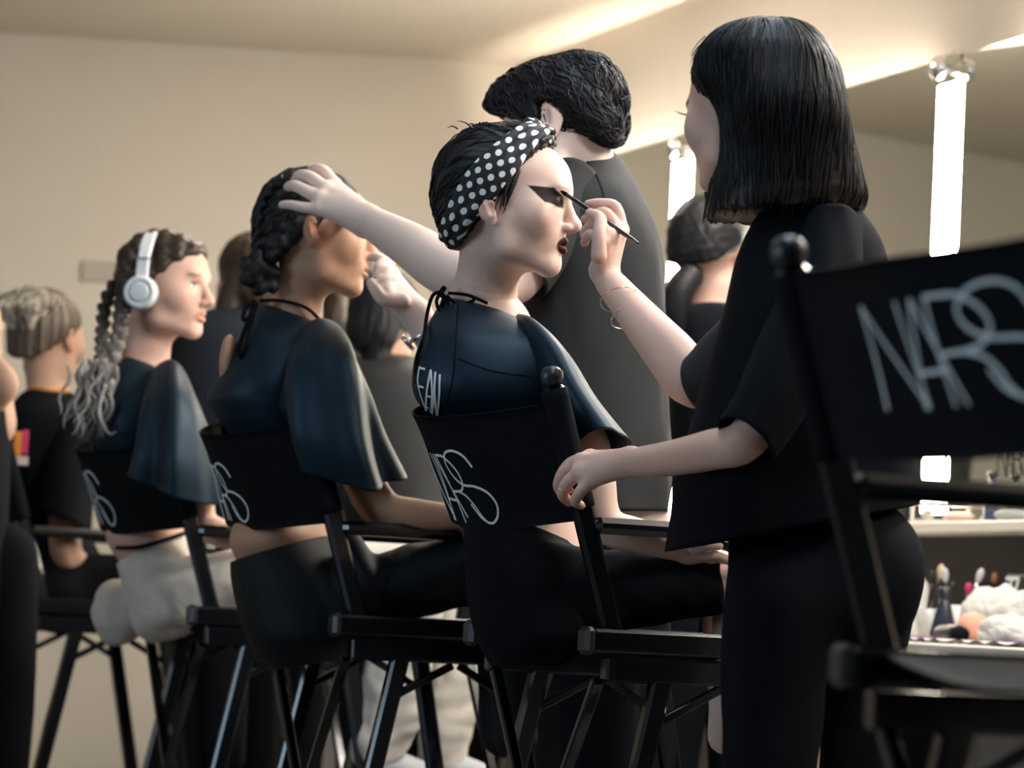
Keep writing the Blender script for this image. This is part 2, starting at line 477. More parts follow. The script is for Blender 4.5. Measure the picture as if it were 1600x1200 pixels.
# fittings for the ceiling lights and the added soft panels
for p, sx, sy, e, c, lab in PANELS:
    root = empty('ceiling_light', (p[0], p[1], 2.58), lab, 'ceiling light', 'flush ceiling lights')
    mk('housing', *box((p[0], p[1], 2.592), (sx+.06, sy+.06, 0.014), 0.004), M['white_board'], root, smooth=False)
    mk('diffuser', *box((p[0], p[1], 2.580), (sx, sy, 0.006)), M['panel_led'], root, smooth=False)
for i, (p, t, e) in enumerate(FILL_PANELS):
    p, t = np.array(p), np.array(t); ax_ = (t-p)/np.linalg.norm(t-p); u = np.cross(ax_, [0, 0, 1]); u /= np.linalg.norm(u); w2 = np.cross(u, ax_)
    root = empty('added_fill_panel', p, ['added unseen fill panel over the aisle by the headband model', 'added unseen fill panel over the aisle by the updo model', 'added unseen fill panel nearest the camera'][i], 'light panel', 'added fill panels')
    Rs = np.array([u, w2, ax_]).T
    mk('housing', *box(p-ax_*.03, (0.56, 0.56, 0.04), 0.008, Rs), M['plastic_black'], root, smooth=False)
    mk('diffuser', *box(p-ax_*.006, (0.5, 0.5, 0.006), 0, Rs), M['panel_led'], root, smooth=False)
    mk('stem', *tube([p-ax_*.045, p-ax_*.06+np.array([0, 0, .02]), np.array([*(p-ax_*.06)[:2], 2.6])], .012, 8, 3), M['plastic_black'], root)

# unseen window with glowing panes, added in the left wall for the cool light
root = tag(mk('added_window_1', *join(box((-5.13, 2.4, 2.285), (0.06, 2.54, 0.07)), box((-5.13, 2.4, .915), (0.06, 2.54, 0.07)), box((-5.13, 1.165, 1.6), (0.06, 0.07, 1.3)), box((-5.13, 3.635, 1.6), (0.06, 0.07, 1.3))), M['white_board'], smooth=False), kind='structure')
for yy in (1.8, 3.0): mk('added_window_pane', *box((-5.135, yy, 1.6), (0.006, 1.17, 1.3)), nodemat('glowing_pane_glass', (.6, .7, .8), .1, emit=(.6, .8, 1.0), estr=1.2), root, smooth=False)
mk('mullion', *box((-5.125, 2.4, 1.6), (0.04, 0.03, 1.3)), M['white_board'], root, smooth=False)
# counter, board and ledge under the mirrors
TZ = 0.765
root = empty('makeup_counter', wp((S_CORNER+S1+3)/2, 0, 0.3), 'long makeup counter under the mirrors with a pale top', 'counter')
mk('counter_top', *wbox(S_CORNER+.02, S1+3.2, TZ-.03, TZ, 0.022, 0.58, 0.004), M['white_board'], root, smooth=False)
for s in np.arange(S_CORNER+.3, S1+3.1, 1.4):
    mk('leg', *wbox(s-.02, s+.02, 0, TZ-.031, 0.06, 0.52), M['black_board'], root, smooth=False)
tag(mk('back_board', *wbox(S_CORNER+.02, S1+3.2, TZ+.001, 1.018, 0.002, 0.02), M['black_board'], smooth=False), 'black board between counter and mirror ledge', 'board')
tag(mk('mirror_ledge', *wbox(S_CORNER+.02, S1+3.2, 1.02, 1.045, 0.0, 0.17, 0.003), M['white_board'], smooth=False), 'narrow pale ledge under the mirrors', 'ledge')

# ------------------------------------------------------------------ tall folding chairs with a printed canvas back
CW = 0.50          # post to post
SEATZ, POSTH, LEAN = 0.765, 0.385, -0.122
PX = -0.20         # rear post position on the seat rail
# wordmark strokes, height 1
def arc(pts, sub=8): return catmull(np.array(pts, float), sub)
LOGO = [
    [(0.02, 0), (0.02, 1)], [(0.02, 1), (0.52, 0)], [(0.52, 0), (0.52, 1)],
    [(0.70, 1), (0.47, 0)], [(0.70, 1), (0.98, 0)], [(0.55, .33), (0.90, .33)],
    [(0.84, 0), (0.84, 1)],
    arc([(0.84, 1), (1.02, 1), (1.13, 0.98), (1.27, 0.86), (1.33, 0.70), (1.27, 0.56), (1.13, 0.49), (0.84, 0.47)]),
    arc([(1.06, 0.48), (1.22, 0.42), (1.33, 0.28), (1.38, 0.14), (1.46, 0.02)]),
    arc([(1.66, 0.82), (1.58, 0.99), (1.42, 1.07), (1.22, 1.03), (1.10, 0.87), (1.15, 0.69), (1.31, 0.58), (1.55, 0.55), (1.74, 0.45), (1.81, 0.27), (1.72, 0.10), (1.54, 0.02), (1.36, 0.10), (1.25, 0.30)]),
]
LOGO_W = 1.83
def post_pt(side, h): return np.array([PX+LEAN*h/POSTH, side*CW/2, SEATZ+h])

def back_surface(bulge, shift=0.0, low=0.0):
    drop = .36*bulge
    """u 0..1 from the left post to the right one, v 0..1 from hem to top edge"""
    def S(u, v):
        h = 0.185+(POSTH-0.018-0.185)*v
        p = post_pt(1, h)*(1-u)+post_pt(-1, h)*u
        b = bulge*(np.clip(np.sin(np.pi*u**(1.0+shift)), 0, 1)**0.75)*(1-low*(1-v)) + 0.006*np.sin(9*u+3*v)*np.sin(np.pi*u)
        return p+np.array([-b, 0, -(drop*v+.30*bulge*(1-v))*np.sin(np.pi*min(u*.82, 1))])
    return S
def back_mesh(S, nu=44, nv=12, th=0.004):
    us = np.linspace(0, 1, nu); vs_ = np.linspace(0, 1, nv)
    G = np.array([[S(u, v) for v in vs_] for u in us])
    du = np.gradient(G, axis=0); dv = np.gradient(G, axis=1); N = np.cross(dv, du); N /= np.linalg.norm(N, axis=2)[..., None]
    A, B = G+N*th/2, G-N*th/2
    V = np.concatenate([A.reshape(-1, 3), B.reshape(-1, 3)]); n = nu*nv
    F = grid_faces(nu, nv); F2 = [[q+n for q in f[::-1]] for f in F]
    R = []
    for i in range(nu-1): R += [[i*nv, n+i*nv, n+(i+1)*nv, (i+1)*nv], [i*nv+nv-1, (i+1)*nv+nv-1, n+(i+1)*nv+nv-1, n+i*nv+nv-1]]
    for j in range(nv-1): R += [[j, j+1, n+j+1, n+j], [(nu-1)*nv+j, n+(nu-1)*nv+j, n+(nu-1)*nv+j+1, (nu-1)*nv+j+1]]
    # sleeves round the posts
    parts = [(V, F+F2+R)]
    for side in (1, -1):
        P = [post_pt(side, 0.186+t*(POSTH-0.204)) for t in np.linspace(0, 1, 4)]
        parts.append(tube(P, 0.021, 14, 3))
    return join(*parts)
def logo_mesh(S, u0, u1, v0, v1, wid=0.0042, off=0.0035):
    parts = []
    for k, st in enumerate(LOGO):
        st = np.array(st, float)
        if len(st) == 2: st = np.linspace(st[0], st[1], 14)
        Q = np.array([S(u0+(u1-u0)*x/LOGO_W, v0+(v1-v0)*y) for x, y in st])
        e = 1e-3
        Nn = []
        for x, y in st:
            u, v = u0+(u1-u0)*x/LOGO_W, v0+(v1-v0)*y
            n = np.cross(S(u, v+e)-S(u, v), S(u+e, v)-S(u, v)); Nn.append(n/np.linalg.norm(n))
        Nn = np.array(Nn)
        if Nn[len(Nn)//2][0] > 0: Nn = -Nn
        T = np.gradient(Q, axis=0); T /= np.linalg.norm(T, axis=1)[:, None]
        B = np.cross(Nn, T); B /= np.linalg.norm(B, axis=1)[:, None]
        C = Q+Nn*(off+k*0.00007)
        m = len(C); V = np.concatenate([C-B*wid/2, C+B*wid/2, C-B*wid/2-Nn*.001, C+B*wid/2-Nn*.001]); F = []
        for i in range(m-1):
            F += [[i, i+1, m+i+1, m+i], [2*m+i, 2*m+i+1, i+1, i], [m+i, m+i+1, 3*m+i+1, 3*m+i], [3*m+i, 3*m+i+1, 2*m+i+1, 2*m+i]]
        F += [[0, m, 3*m, 2*m], [m-1, 3*m-1, 4*m-1, 2*m-1]]
        parts.append((V, F))
    return join(*parts)

_share = {}
def part(name, key, build, mat, root, smooth=False):
    if key in _share:
        o = bpy.data.objects.new(name, _share[key]); COL.objects.link(o); o.parent = root; return o
    v, f = build(); o = mk(name, v, f, mat, root, smooth=smooth, local=True); _share[key] = o.data; return o

def chair(anchor_side, px, py, d, label, bulge, shift=0.0, low=0.0, logo=(0.2, 0.8, 0.22, 0.85), sag=0.06):
    """anchor: where the rear post of that side (1 left, -1 right) meets the seat rail"""
    a = W(px, py, d); c, s = math.cos(YAW), math.sin(YAW)
    loc = np.array([PX, anchor_side*CW/2]); o = a[:2]-np.array([c*loc[0]-s*loc[1], s*loc[0]+c*loc[1]])
    root = empty('directors_chair', (o[0], o[1], 0), label, 'chair', "tall black folding chairs along the mirrors", YAW)
    g = M['gloss_black']
    for sd in (1, -1):
        y = sd*CW/2
        part('post', ('post', sd), lambda: bar(post_pt(sd, -0.02), post_pt(sd, POSTH-0.012), 0.022, 0.034, 0.006, (1, 0, 0)), g, root)
        part('post_cap', ('cap', sd), lambda: lathe([(0.010, -0.012), (0.0155, -0.006), (0.018, 0.004), (0.017, 0.014), (0.011, 0.020), (0.003, 0.022)], 16, post_pt(sd, POSTH-0.004)), M['plastic_black'], root, True)
        ah = 0.16; p0 = post_pt(sd, ah)
        part('armrest', ('arm', sd), lambda: box((p0[0]+0.235, y, SEATZ+ah), (0.45, 0.045, 0.026), 0.009), g, root)
        part('arm_support', ('sup', sd), lambda: bar((0.20, y, SEATZ-.02), (0.215, y, SEATZ+ah-.012), 0.02, 0.03, 0.004, (1, 0, 0)), g, root)
        part('seat_rail', ('rail', sd), lambda: box((0.0, y, SEATZ-0.019), (0.47, 0.034, 0.038), 0.005), g, root)
        part('lower_rail', ('lrail', sd), lambda: box((0.01, y, SEATZ-0.062), (0.44, 0.028, 0.040), 0.004), g, root)
        for e in (-1, 1):
            part('end_cap', ('ecap', sd, e), lambda: box((e*0.240, y, SEATZ-0.019), (0.020, 0.040, 0.044), 0.007), M['plastic_black'], root)
        for e in (-1, 1):
            part('leg', ('leg', sd, e), lambda: bar((e*0.11, y, SEATZ-.07), (e*0.25, y+sd*0.01, 0.012), 0.026, 0.034, 0.005, (1, 0, 0)), g, root)
            part('brace', ('brace', sd, e), lambda: bar((e*0.006, y, SEATZ-.085), (e*0.135, y, SEATZ-.155), 0.012, 0.014, 0.002), g, root)
            part('foot', ('foot', sd, e), lambda: box((e*0.252, y+sd*0.01, 0.008), (0.05, 0.036, 0.016), 0.005), M['plastic_black'], root)
        part('runner', ('run', sd), lambda: bar((-0.225, y+sd*.008, 0.14), (0.225, y+sd*.008, 0.14), 0.014, 0.020, 0.003), g, root)
    for e in (-1, 1):
        for sd in (1, -1):
            part('cross_bar', ('x', e, sd), lambda: bar((e*0.205+sd*.008, sd*(CW/2-.012), SEATZ-.08), (e*0.205+sd*.008, -sd*(CW/2-.012), 0.05), 0.014, 0.020, 0.003, (1, 0, 0)), g, root)
    part('footrest', ('fr',), lambda: box((0.27, 0, 0.30), (0.11, CW+.02, 0.018), 0.004), g, root)
    # canvas seat, sagging
    def seat():
        us = np.linspace(-1, 1, 17); xs = np.linspace(-0.205, 0.205, 9)
        G = np.array([[(x, u*(CW/2-.002), SEATZ-0.002-sag*(1-u*u)) for x in xs] for u in us])
        A = G.reshape(-1, 3); B = A-np.array([0, 0, 0.004]); n = len(A); F = grid_faces(17, 9)
        R = []
        for i in range(16): R += [[i*9, (i+1)*9, n+(i+1)*9, n+i*9], [i*9+8, n+i*9+8, n+(i+1)*9+8, (i+1)*9+8]]
        return np.concatenate([A, B]), [f[::-1] for f in F]+[[q+n for q in f] for f in F]+R
    part('seat', ('seat', sag), seat, M['canvas'], root, True)
    S = back_surface(bulge, shift, low)
    v, f = back_mesh(S); b = mk('backrest', v, f, M['canvas'], root, local=True)
    v, f = logo_mesh(S, *logo); l = mk('lettering', v, f, M['print_white'], b, smooth=False, local=True)
    l['label'] = 'thin white overlapping letters'
    return root

chair(-1, 955, 980, 5.0, 'black folding chair of the model in the polka-dot headband', 0.118, -0.1, 0.30, (0.20, 0.73, 0.05, 0.66))
chair(-1, 557, 962, 5.92, 'black folding chair of the bare-waisted model with the braided updo', 0.115, -0.1, 0.12, (0.16, 0.66, 0.08, 0.66))
chair(-1, 330, 942, 6.84, 'black folding chair of the model wearing white headphones', 0.125, -0.1, 0.12, (0.18, 0.66, 0.10, 0.72))
chair(-1, 66, 925, 7.80, 'black folding chair at the far left under the blond-bunned person', 0.05, 0.0, 0.3, (0.2, 0.8, 0.2, 0.86))
chair(1, 1378, 962, 3.2, 'empty blurred black folding chair nearest the camera at right', 0.03, 0.0, 0.2, (0.34, 0.96, 0.26, 0.79), sag=0.03)

# ------------------------------------------------------------------ people: shared builders
def skinmat(name, tone):
    m = nodemat(name, tone, 0.5, spec=0.25, sss=0.12, attr=True, bump=0.05, bscale=700); nt = m.node_tree
    a = [n for n in nt.nodes if n.type == 'ATTRIBUTE'][0]; r = nt.nodes.new('ShaderNodeMapRange'); r.inputs['From Max'].default_value = 0.25; r.inputs['To Min'].default_value = 0.06; r.inputs['To Max'].default_value = 0.28
    nt.links.new(a.outputs['Fac'], r.inputs['Value']); nt.links.new(r.outputs['Result'], nt.nodes['Principled BSDF'].inputs['Specular IOR Level'])   # powder makeup is matter than skin
    return m
SK = {'fair': (0.72, 0.50, 0.41), 'pale': (0.80, 0.62, 0.54), 'tan': (0.50, 0.29, 0.19), 'rosy': (0.70, 0.44, 0.35), 'warm': (0.58, 0.36, 0.26)}
SKM = {k: skinmat('skin_'+k, v) for k, v in SK.items()}
HAIR = {'black': nodemat('black_hair', (0.005, 0.005, 0.007), 0.38, spec=0.45, bump=0.5, bscale=90, stretch=(14, 14, 1.2)),
        'soft_black': nodemat('matte_black_hair', (0.007, 0.007, 0.009), 0.5, spec=0.3, bump=0.4, bscale=160),
        'brown': nodemat('dark_brown_hair', (0.035, 0.020, 0.012), 0.45, spec=0.45, bump=0.4, bscale=120),
        'painted': nodemat('streaked_hair', (0.3, 0.3, 0.3), 0.45, spec=0.4, attr=True, bump=0.4, bscale=130)}
def cloth(name, col, rough=0.85, var=0.12, sheen=0.0, bump=0.12, bscale=500, spec=0.2): return nodemat(name, col, rough, spec=spec, bump=bump, bscale=bscale, var=var, vscale=14, sheen=sheen)
M['cape'] = cloth('black_neoprene_cape', (0.005, 0.014, 0.024), 0.5, spec=0.36, bump=0.05)
M['cape'].node_tree.nodes['Principled BSDF'].inputs['Specular Tint'].default_value = (0.55, 0.80, 1.0, 1)
M['black_cloth'] = cloth('black_cotton', (0.0035, 0.0045, 0.007), 0.9, spec=0.12)
M['charcoal'] = cloth('charcoal_cotton', (0.030, 0.031, 0.032), spec=0.25)
M['navy'] = cloth('navy_jacket', (0.014, 0.020, 0.032), 0.6)
M['grey_leather'] = cloth('dark_grey_leather', (0.030, 0.032, 0.034), 0.5, spec=0.4)
M['leggings'] = cloth('black_leggings', (0.004, 0.007, 0.009), 0.65, spec=0.22)
M['cream'] = cloth('cream_jersey', (0.62, 0.58, 0.52), 0.9, 0.05, bump=0.2)

class Head:
    def __init__(s, px, py, d, yaw, pitch=0, roll=0, scale=1.0, **kw):
        s.O = W(px, py, d); s.R = Reuler(yaw, pitch, roll); s.s = scale; s.kw = kw
    def loc(s, p): return s.R.T @ (np.asarray(p)-s.O)/s.s
    def wor(s, V): return s.O+s.s*(np.asarray(V) @ s.R.T)
    def build(s, neck, h=0.0030, tone=SK['fair'], paint=None):
        k = s.kw; S = Soft(); male = k.get('male', 0); fh = k.get('forehead', 0.0); cn = k.get('chin', 0.0); ns = k.get('nose', 0.0)
        S.ell((-.008, 0, .03), (.094, .074, .086), .01)
        S.ell((.035, 0, .035), (.068+fh, .060, .062), .02)
        S.cone((.090+fh*.7, -.030, .020), (.090+fh*.7, .030, .020), .011, .011, .018)
        S.ell((.040, 0, -.030), (.058, .061, .062), .03)
        for y in (-1, 1):
            S.ell((.056, y*.042, -.024), (.026, .022, .024), .035)
            S.cone((.010, y*.050, -.045), (.018, y*.048, -.076), .014, .014+.003*male, .03)
            S.cone((.018, y*.048, -.076), (.076, y*.014, -.098), .014+.003*male, .012, .03)
        S.ell((.074, 0, -.056), (.028, .031, .030), .016)
        S.ell((.030, 0, -.066), (.052, .046, .034), .02)
        S.ell((.079+cn, 0, -.095), (.017, .021+.004*male, .016), .016)
        for y in (-1, 1): S.ell((.107, y*.034, .001), (.016*k.get('socket', 1), .019, .0105*k.get('socket', 1)), .012, sub=True)
        for y in (-1, 1): S.ell((.0815, y*.032, .000), (.0135, .0150, .0125), .005)
        S.cone((.099+fh*.4, 0, .008), (.1125+ns, 0, -.031), .0062, .0095, .008)
        S.ell((.1135+ns, 0, -.0325), (.0105, .0105, .0100), .010)
        for y in (-1, 1): S.ell((.1035+ns*.6, y*.0120, -.0375), (.0115, .0068, .0072), .005)
        for y in (-1, 1): S.ell((.1090+ns*.6, y*.0065, -.0455), (.005, .003, .003), .002, sub=True)
        for y in (-1, 1):
            S.cone((.0890, y*.0215, -.0640), (.1025, y*.0045, -.0575), .0035, .0052, .003)
            S.cone((.0890, y*.0200, -.0660), (.1005, y*.0040, -.0720), .0035, .0062, .003)
        S.ell((.108, 0, -.0650), (.0140, .0240, .0011), .002, sub=True)
        Re = Reuler(0, 0, 0)
        for y in (() if k.get('noear') else (-1, 1)):
            Ry = np.array(Matrix.Rotation(y*.38, 3, 'Z') @ Matrix.Rotation(-.22, 3, 'Y'))
            bz = -.016 if k.get('band') else 0.0
            S.ell((-.008, y*.0790, -.002+bz*1.2), (.0170*k.get('ear', 1), .0060, .0300*k.get('ear', 1) if not k.get('band') else .017), .005, R=Ry)
            S.ell((-.002, y*.0770, -.026+bz*.6), (.0090, .0050, .0110), .006)
            S.ell((.000, y*.0860, bz*1.2), (.0085, .0060, .0160 if not bz else .010), .004, R=Ry, sub=True)
            S.cone((-.004, y*.0800, -.014+bz), (-.014, y*.0830, .010+bz*1.4), .0025, .0025, .003)
        if neck:
            nj = [(s.loc(p), r/s.s) for p, r in neck]; S.chain(nj, .025)
        V, F = S.mesh(h)
        col = np.tile(np.array(tone), (len(V), 1))
        x, y, z = V.T; ay = np.abs(y)
        def mask(c, r, soft=.35):
            q = np.sqrt(((x-c[0])/r[0])**2+((ay-c[1])/r[1])**2+((z-c[2])/r[2])**2); return np.clip((1-q)/soft, 0, 1)[:, None]
        def mixin(m, c): 
            nonlocal col; col = col*(1-m)+np.array(c)*m
        t = np.array(tone)
        mixin(mask((.075, .045, -.03), (.035, .03, .025), .8)*.35, t*np.array([1.0, .72, .72]))
        mixin(mask((-.008, .085, -.005), (.03, .02, .04), .8)*.45, t*np.array([1.05, .70, .62]))
        lip = k.get('lips', t*np.array([.84, .64, .62]))
        mixin(mask((.103, 0, -.0655), (.022, .026, .0145), .12)*(x > .082)[:, None], lip)
        brow = k.get('brow')
        if brow is not None: mixin(mask((.096, .034, .0225), (.03, .022, .0042), .4)*.85, brow)
        eye = k.get('eye')
        if eye == 'open':
            mixin(mask((.094, .0325, .0), (.014, .0135, .0055), .2), (.75, .72, .70))
            mixin(mask((.096, .0325, .0), (.014, .0055, .0055), .2), (.03, .02, .015))
            mixin(mask((.094, .0325, .0055), (.016, .0170, .0036), .4), (.02, .015, .015))
        if eye == 'dramatic':   # closed lid under a heavy black wing with a bronze centre
            sd = np.minimum.reduce([.0215-z, (z-(.0215-(x-.050)*.90))*.75, z+.004+(x-.080)*.15, .100-x, ay-.012])
            sd = np.minimum(sd, .0235-.35*np.clip(x-.088, 0, 1)*3-z)
            mixin(np.clip(sd/.0016+.5, 0, 1)[:, None]*.98, (.006, .005, .006))
            mixin(mask((.094, .029, .006), (.02, .011, .0048), .6)*.8, (.30, .15, .085))
            mixin(mask((.094, .031, -.0055), (.02, .0165, .0020), .4), (.004, .004, .004))
            mixin(mask((.060, .060, -.036), (.04, .03, .016), .9)*.28, t*np.array([.62, .48, .44]))
        if paint is not None: col = paint(V, col)
        return s.wor(V), F, col

def skin_piece(S, h, tone):
    V, F = S.mesh(h); return V, F, np.tile(np.array(tone), (len(V), 1))

def body(root, pieces, mat):
    V, F, C, n = [], [], [], 0
    for v, f, c in pieces: V.append(v); F.append(np.asarray(f)+n); C.append(c); n += len(v)
    return mk('body', np.concatenate(V), np.concatenate(F), mat, root, col=np.concatenate(C))

def hand(S, wrist, mcps, fingers, k=0.004):
    """palm fanned from the wrist to the knuckles, then separate fingers"""
    for m in mcps: S.cone(wrist[0], m[0], wrist[1], m[1], .010)
    for a, b in zip(mcps[:-1], mcps[1:]): S.cone(a[0], b[0], a[1], b[1], .008)
    for f in fingers: S.chain(f, k)
    return S

def hairmesh(H, S, h=0.0035, disp=None):
    V, F = S.mesh(h)
    if disp is not None: V = V+vnormals(V, F)*disp(V)[:, None]
    return H.wor(V), F

def half(n, p):
    """keep what lies behind the plane through p with normal n (carves what is in front)"""
    n = np.array(n, float); n /= np.linalg.norm(n); p = np.array(p, float)
    return lambda X, Y, Z: -((X-p[0])*n[0]+(Y-p[1])*n[1]+(Z-p[2])*n[2])

from mathutils.bvhtree import BVHTree
def decal(V, F, strokes, wpx, off=0.002, th=0.0012):
    """flat print lying on a cloth surface: strokes are lists of photo positions"""
    bv = BVHTree.FromPolygons([Vector(p) for p in V], [list(map(int, f)) for f in F]); parts = []
    o = Vector((0, 0, CAMZ))
    for st in strokes:
        st = catmull(np.array(st, float), 6) if len(st) > 2 else np.linspace(st[0], st[1], 10)
        P, N = [], []
        for px, py in st:
            dr = Vector(_M @ np.array([(px-800)/FPX, -(py-600)/FPX, -1.0])).normalized()
            hit, nn, _, dist = bv.ray_cast(o, dr)
            if hit is None: continue
            if nn.dot(dr) > 0: nn = -nn
            P.append(np.array(hit)); N.append(np.array(nn))
        if len(P) < 3: continue
        P, N = np.array(P), np.array(N); T = np.gradient(P, axis=0); T /= np.linalg.norm(T, axis=1)[:, None]+1e-9
        B = np.cross(N, T); B /= np.linalg.norm(B, axis=1)[:, None]+1e-9
        w = wpx*np.linalg.norm(P[0])/FPX; C = P+N*off; m = len(C)
        Vv = np.concatenate([C-B*w/2, C+B*w/2, C-B*w/2-N*th, C+B*w/2-N*th]); Ff = []
        for i in range(m-1): Ff += [[i, i+1, m+i+1, m+i], [2*m+i, 2*m+i+1, i+1, i], [m+i, m+i+1, 3*m+i+1, 3*m+i]]
        Ff += [[0, m, 3*m, 2*m], [m-1, 3*m-1, 4*m-1, 2*m-1]]
        parts.append((Vv, Ff))
    return join(*parts)

def folds(*terms):
    """terms (amp, around, along, phase): soft drapery waves on a ring loft"""
    def f(s, th):
        o = 0
        for a, n, m, p in terms: o = o+a*np.sin(n*th+m*s*6.28+p+0.6*np.sin(2*th+3*s))
        return o
    return f
def wp_(pts, d): return [W(x, y, d) for x, y in pts]

from mathutils.kdtree import KDTree
def strands(V, F, flow, count, length, radius, wave=0.0, freq=9.0, lift=.0012, seed=0, keep=None, steps=7, jitter=.25, tint=None):
    """fine locks lying on a hair surface, combed along flow(point)"""
    V = np.asarray(V, float); N = vnormals(V, F) if np.asarray(F[0]).size == 4 and isinstance(F, np.ndarray) else None
    if N is None:
        F4 = np.array([f for f in F if len(f) == 4]); N = vnormals(V, F4)
    kd = KDTree(len(V)); [kd.insert(p, i) for i, p in enumerate(V)]; kd.balance()
    rs = np.random.RandomState(seed); parts = []; cols = []
    cand = np.arange(len(V)) if keep is None else np.where(keep(V))[0]
    for _ in range(count):
        i = cand[rs.randint(len(cand))]; p = V[i].copy(); L = length*rs.uniform(.6, 1.3)/steps; ph = rs.uniform(0, 6.28); jt = rs.normal(0, jitter, 3); P = []
        for k in range(steps):
            n = N[i]; d = np.array(flow(p), float)+jt; d -= n*np.dot(d, n); d /= np.linalg.norm(d)+1e-9; b = np.cross(n, d)
            P.append(p+n*lift*(1 if 0 < k < steps-1 else .3)); q = p+d*L+b*L*wave*math.sin(ph+freq*k/steps*6.28/4)
            co, i, dist = kd.find(q)
            if dist > .02: break
            p = np.array(co)*.6+q*.4
        if len(P) < 4: continue
        m = len(P); r = radius*np.sin(np.linspace(.35, math.pi-.12, m))**.6*rs.uniform(.6, 1.2)
        v, f = tube(P, r, 4, 2); parts.append((v, f))
        if tint is not None: cols.append(np.tile(tint(P[0], rs), (len(v), 1)))
    v, f = join(*parts); return v, f, (np.concatenate(cols) if cols else None)
def lay_strands(root, V, F, mat, **k):
    v, f, c = strands(V, F, **k); o = mk('hair_strands', v, f, mat, root, col=c); o['kind'] = 'stuff'; return o

# ------------------------------------------------------------------ model in the polka-dot headband
root = empty('person', (*W(880, 985, 5.25)[:2], 0), 'seated model in profile with polka-dot headband and dramatic winged black eye makeup', 'person')
tone = SK['fair']
H3 = Head(786, 318, 5.2, -11, 0, 0, 1.03, lips=(.06, .012, .012), eye='dramatic', band=1, socket=.9, brow=(.50, .34, .28), forehead=.006, nose=.003)
neck = [J(768, 385, 5.22, 50), J(762, 430, 5.24, 49), J(752, 490, 5.26, 60), J(760, 530, 5.26, 80)]
pc = [H3.build(neck, 0.0019, tone)]
S = Soft(); S.chain([J(770, 560, 5.25, 85), J(800, 700, 5.25, 85), J(830, 830, 5.25, 82), J(850, 940, 5.24, 85)], .05)
S.chain([J(850, 940, 5.16, 60), J(1000, 915, 5.14, 52), J(1122, 903, 5.16, 44), J(1150, 960, 5.18, 38), J(1135, 1150, 5.2, 30)], .03)
S.chain([J(850, 940, 5.36, 58), J(1000, 920, 5.40, 50), J(1122, 908, 5.42, 42), J(1140, 1150, 5.42, 30)], .03)
pc.append(skin_piece(S, 0.008, tone))
S = Soft(); S.chain([J(866, 570, 5.14, 22), J(925, 700, 5.08, 29), J(942, 812, 5.07, 29), J(1000, 838, 5.07, 27), J(1075, 862, 5.10, 18)], .012)
hand(S, J(1075, 862, 5.10, 16), [J(1112, 866, 5.08, 8), J(1112, 870, 5.10, 8.5), J(1110, 873, 5.12, 8.5), J(1106, 875, 5.14, 8)],
     [[J(1112, 866, 5.08, 8), J(1136, 874, 5.08, 7.5), J(1150, 886, 5.09, 6.5)], [J(1112, 870, 5.10, 8.5), J(1140, 876, 5.10, 7.5), J(1156, 890, 5.11, 6.5)],
      [J(1110, 873, 5.12, 8.5), J(1138, 878, 5.13, 7.5), J(1153, 892, 5.14, 6.5)], [J(1106, 875, 5.14, 8), J(1128, 880, 5.15, 7), J(1142, 890, 5.16, 6)],
      [J(1085, 858, 5.07, 9), J(1108, 852, 5.06, 8), J(1124, 853, 5.06, 7)]])
pc.append(skin_piece(S, 0.0045, tone))
S = Soft(); S.chain([J(820, 600, 5.42, 34), J(900, 760, 5.46, 31), J(930, 820, 5.46, 28), J(1060, 845, 5.44, 18), J(1110, 862, 5.42, 16)], .012)
pc.append(skin_piece(S, 0.007, tone))
body(root, pc, SKM['fair'])
# hair: short black crop, brushed back
S = Soft()
S.ell((-.010, 0, .036), (.104, .080, .090), .01); S.ell((-.055, 0, -.010), (.052, .064, .060), .03); S.ell((.045, 0, .085), (.045, .05, .036), .03)
S.field(half((.80, 0, -.60), (.082, 0, .1085)), .006); S.field(half((.66, 0, -.75), (.012, 0, .000)), .006)
def d3(V):
    a = np.arctan2(V[:, 1], V[:, 2]-.0+.02); r = noise1(a*4+V[:, 0]*9, 3, 5, 5.0)
    top = np.clip((V[:, 2]-.085)/.03, 0, 1)*np.clip((.06-V[:, 0])/.05, 0, 1)
    return .0022*r+.006*top*np.clip(noise1(V[:, 0]*26+a*6, 9, 4, 7.0), 0, 1)
V, F = hairmesh(H3, S, .0026, d3); mk('hair', V, F, HAIR['black'], root)
f3 = H3.R @ np.array([-.9, 0, -.25])
lay_strands(root, V, F, HAIR['black'], flow=lambda p: f3+np.array([0, 0, -.5*(p[2] < H3.O[2]+.08)]), count=420, length=.06, radius=.0011, wave=.15, seed=6, jitter=.16, keep=lambda V: V[:, 2] > H3.O[2]-.05)
# loose locks: in front of the ear and tufts on the crown
parts = []
rs = np.random.RandomState(4)
for i in range(7):
    a = rs.uniform(-1, 1); x0 = rs.uniform(-.085, -.005)
    p0 = np.array([x0, a*.04, .122-2.4*(x0+.03)**2-.5*(a*.04)**2*20*.3]); dirn = np.array([-.013+rs.uniform(-.006, .006), a*.008, -.002+rs.uniform(0, .010)])
    parts.append(tube(H3.wor([p0-dirn*.4, p0+dirn*.3+np.array([0, 0, .004]), p0+dirn]), [.0016, .0012, .0003], 5, 4))
for i in range(14):
    y = -.066-rs.uniform(0, .010); x = .014+rs.uniform(-.004, .014); z = rs.uniform(.015, .03)
    parts.append(tube(H3.wor([(x+.012, y+.004, z+.02), (x+.004, y-.004, z-.006), (x-.006+rs.uniform(-.004, .006), y-.003, z-.034-rs.uniform(0, .01))]), [.0022, .0018, .0004], 5, 4))
v, f = join(*parts); o = mk('loose_hair', v, f, HAIR['black'], root); o['kind'] = 'stuff'
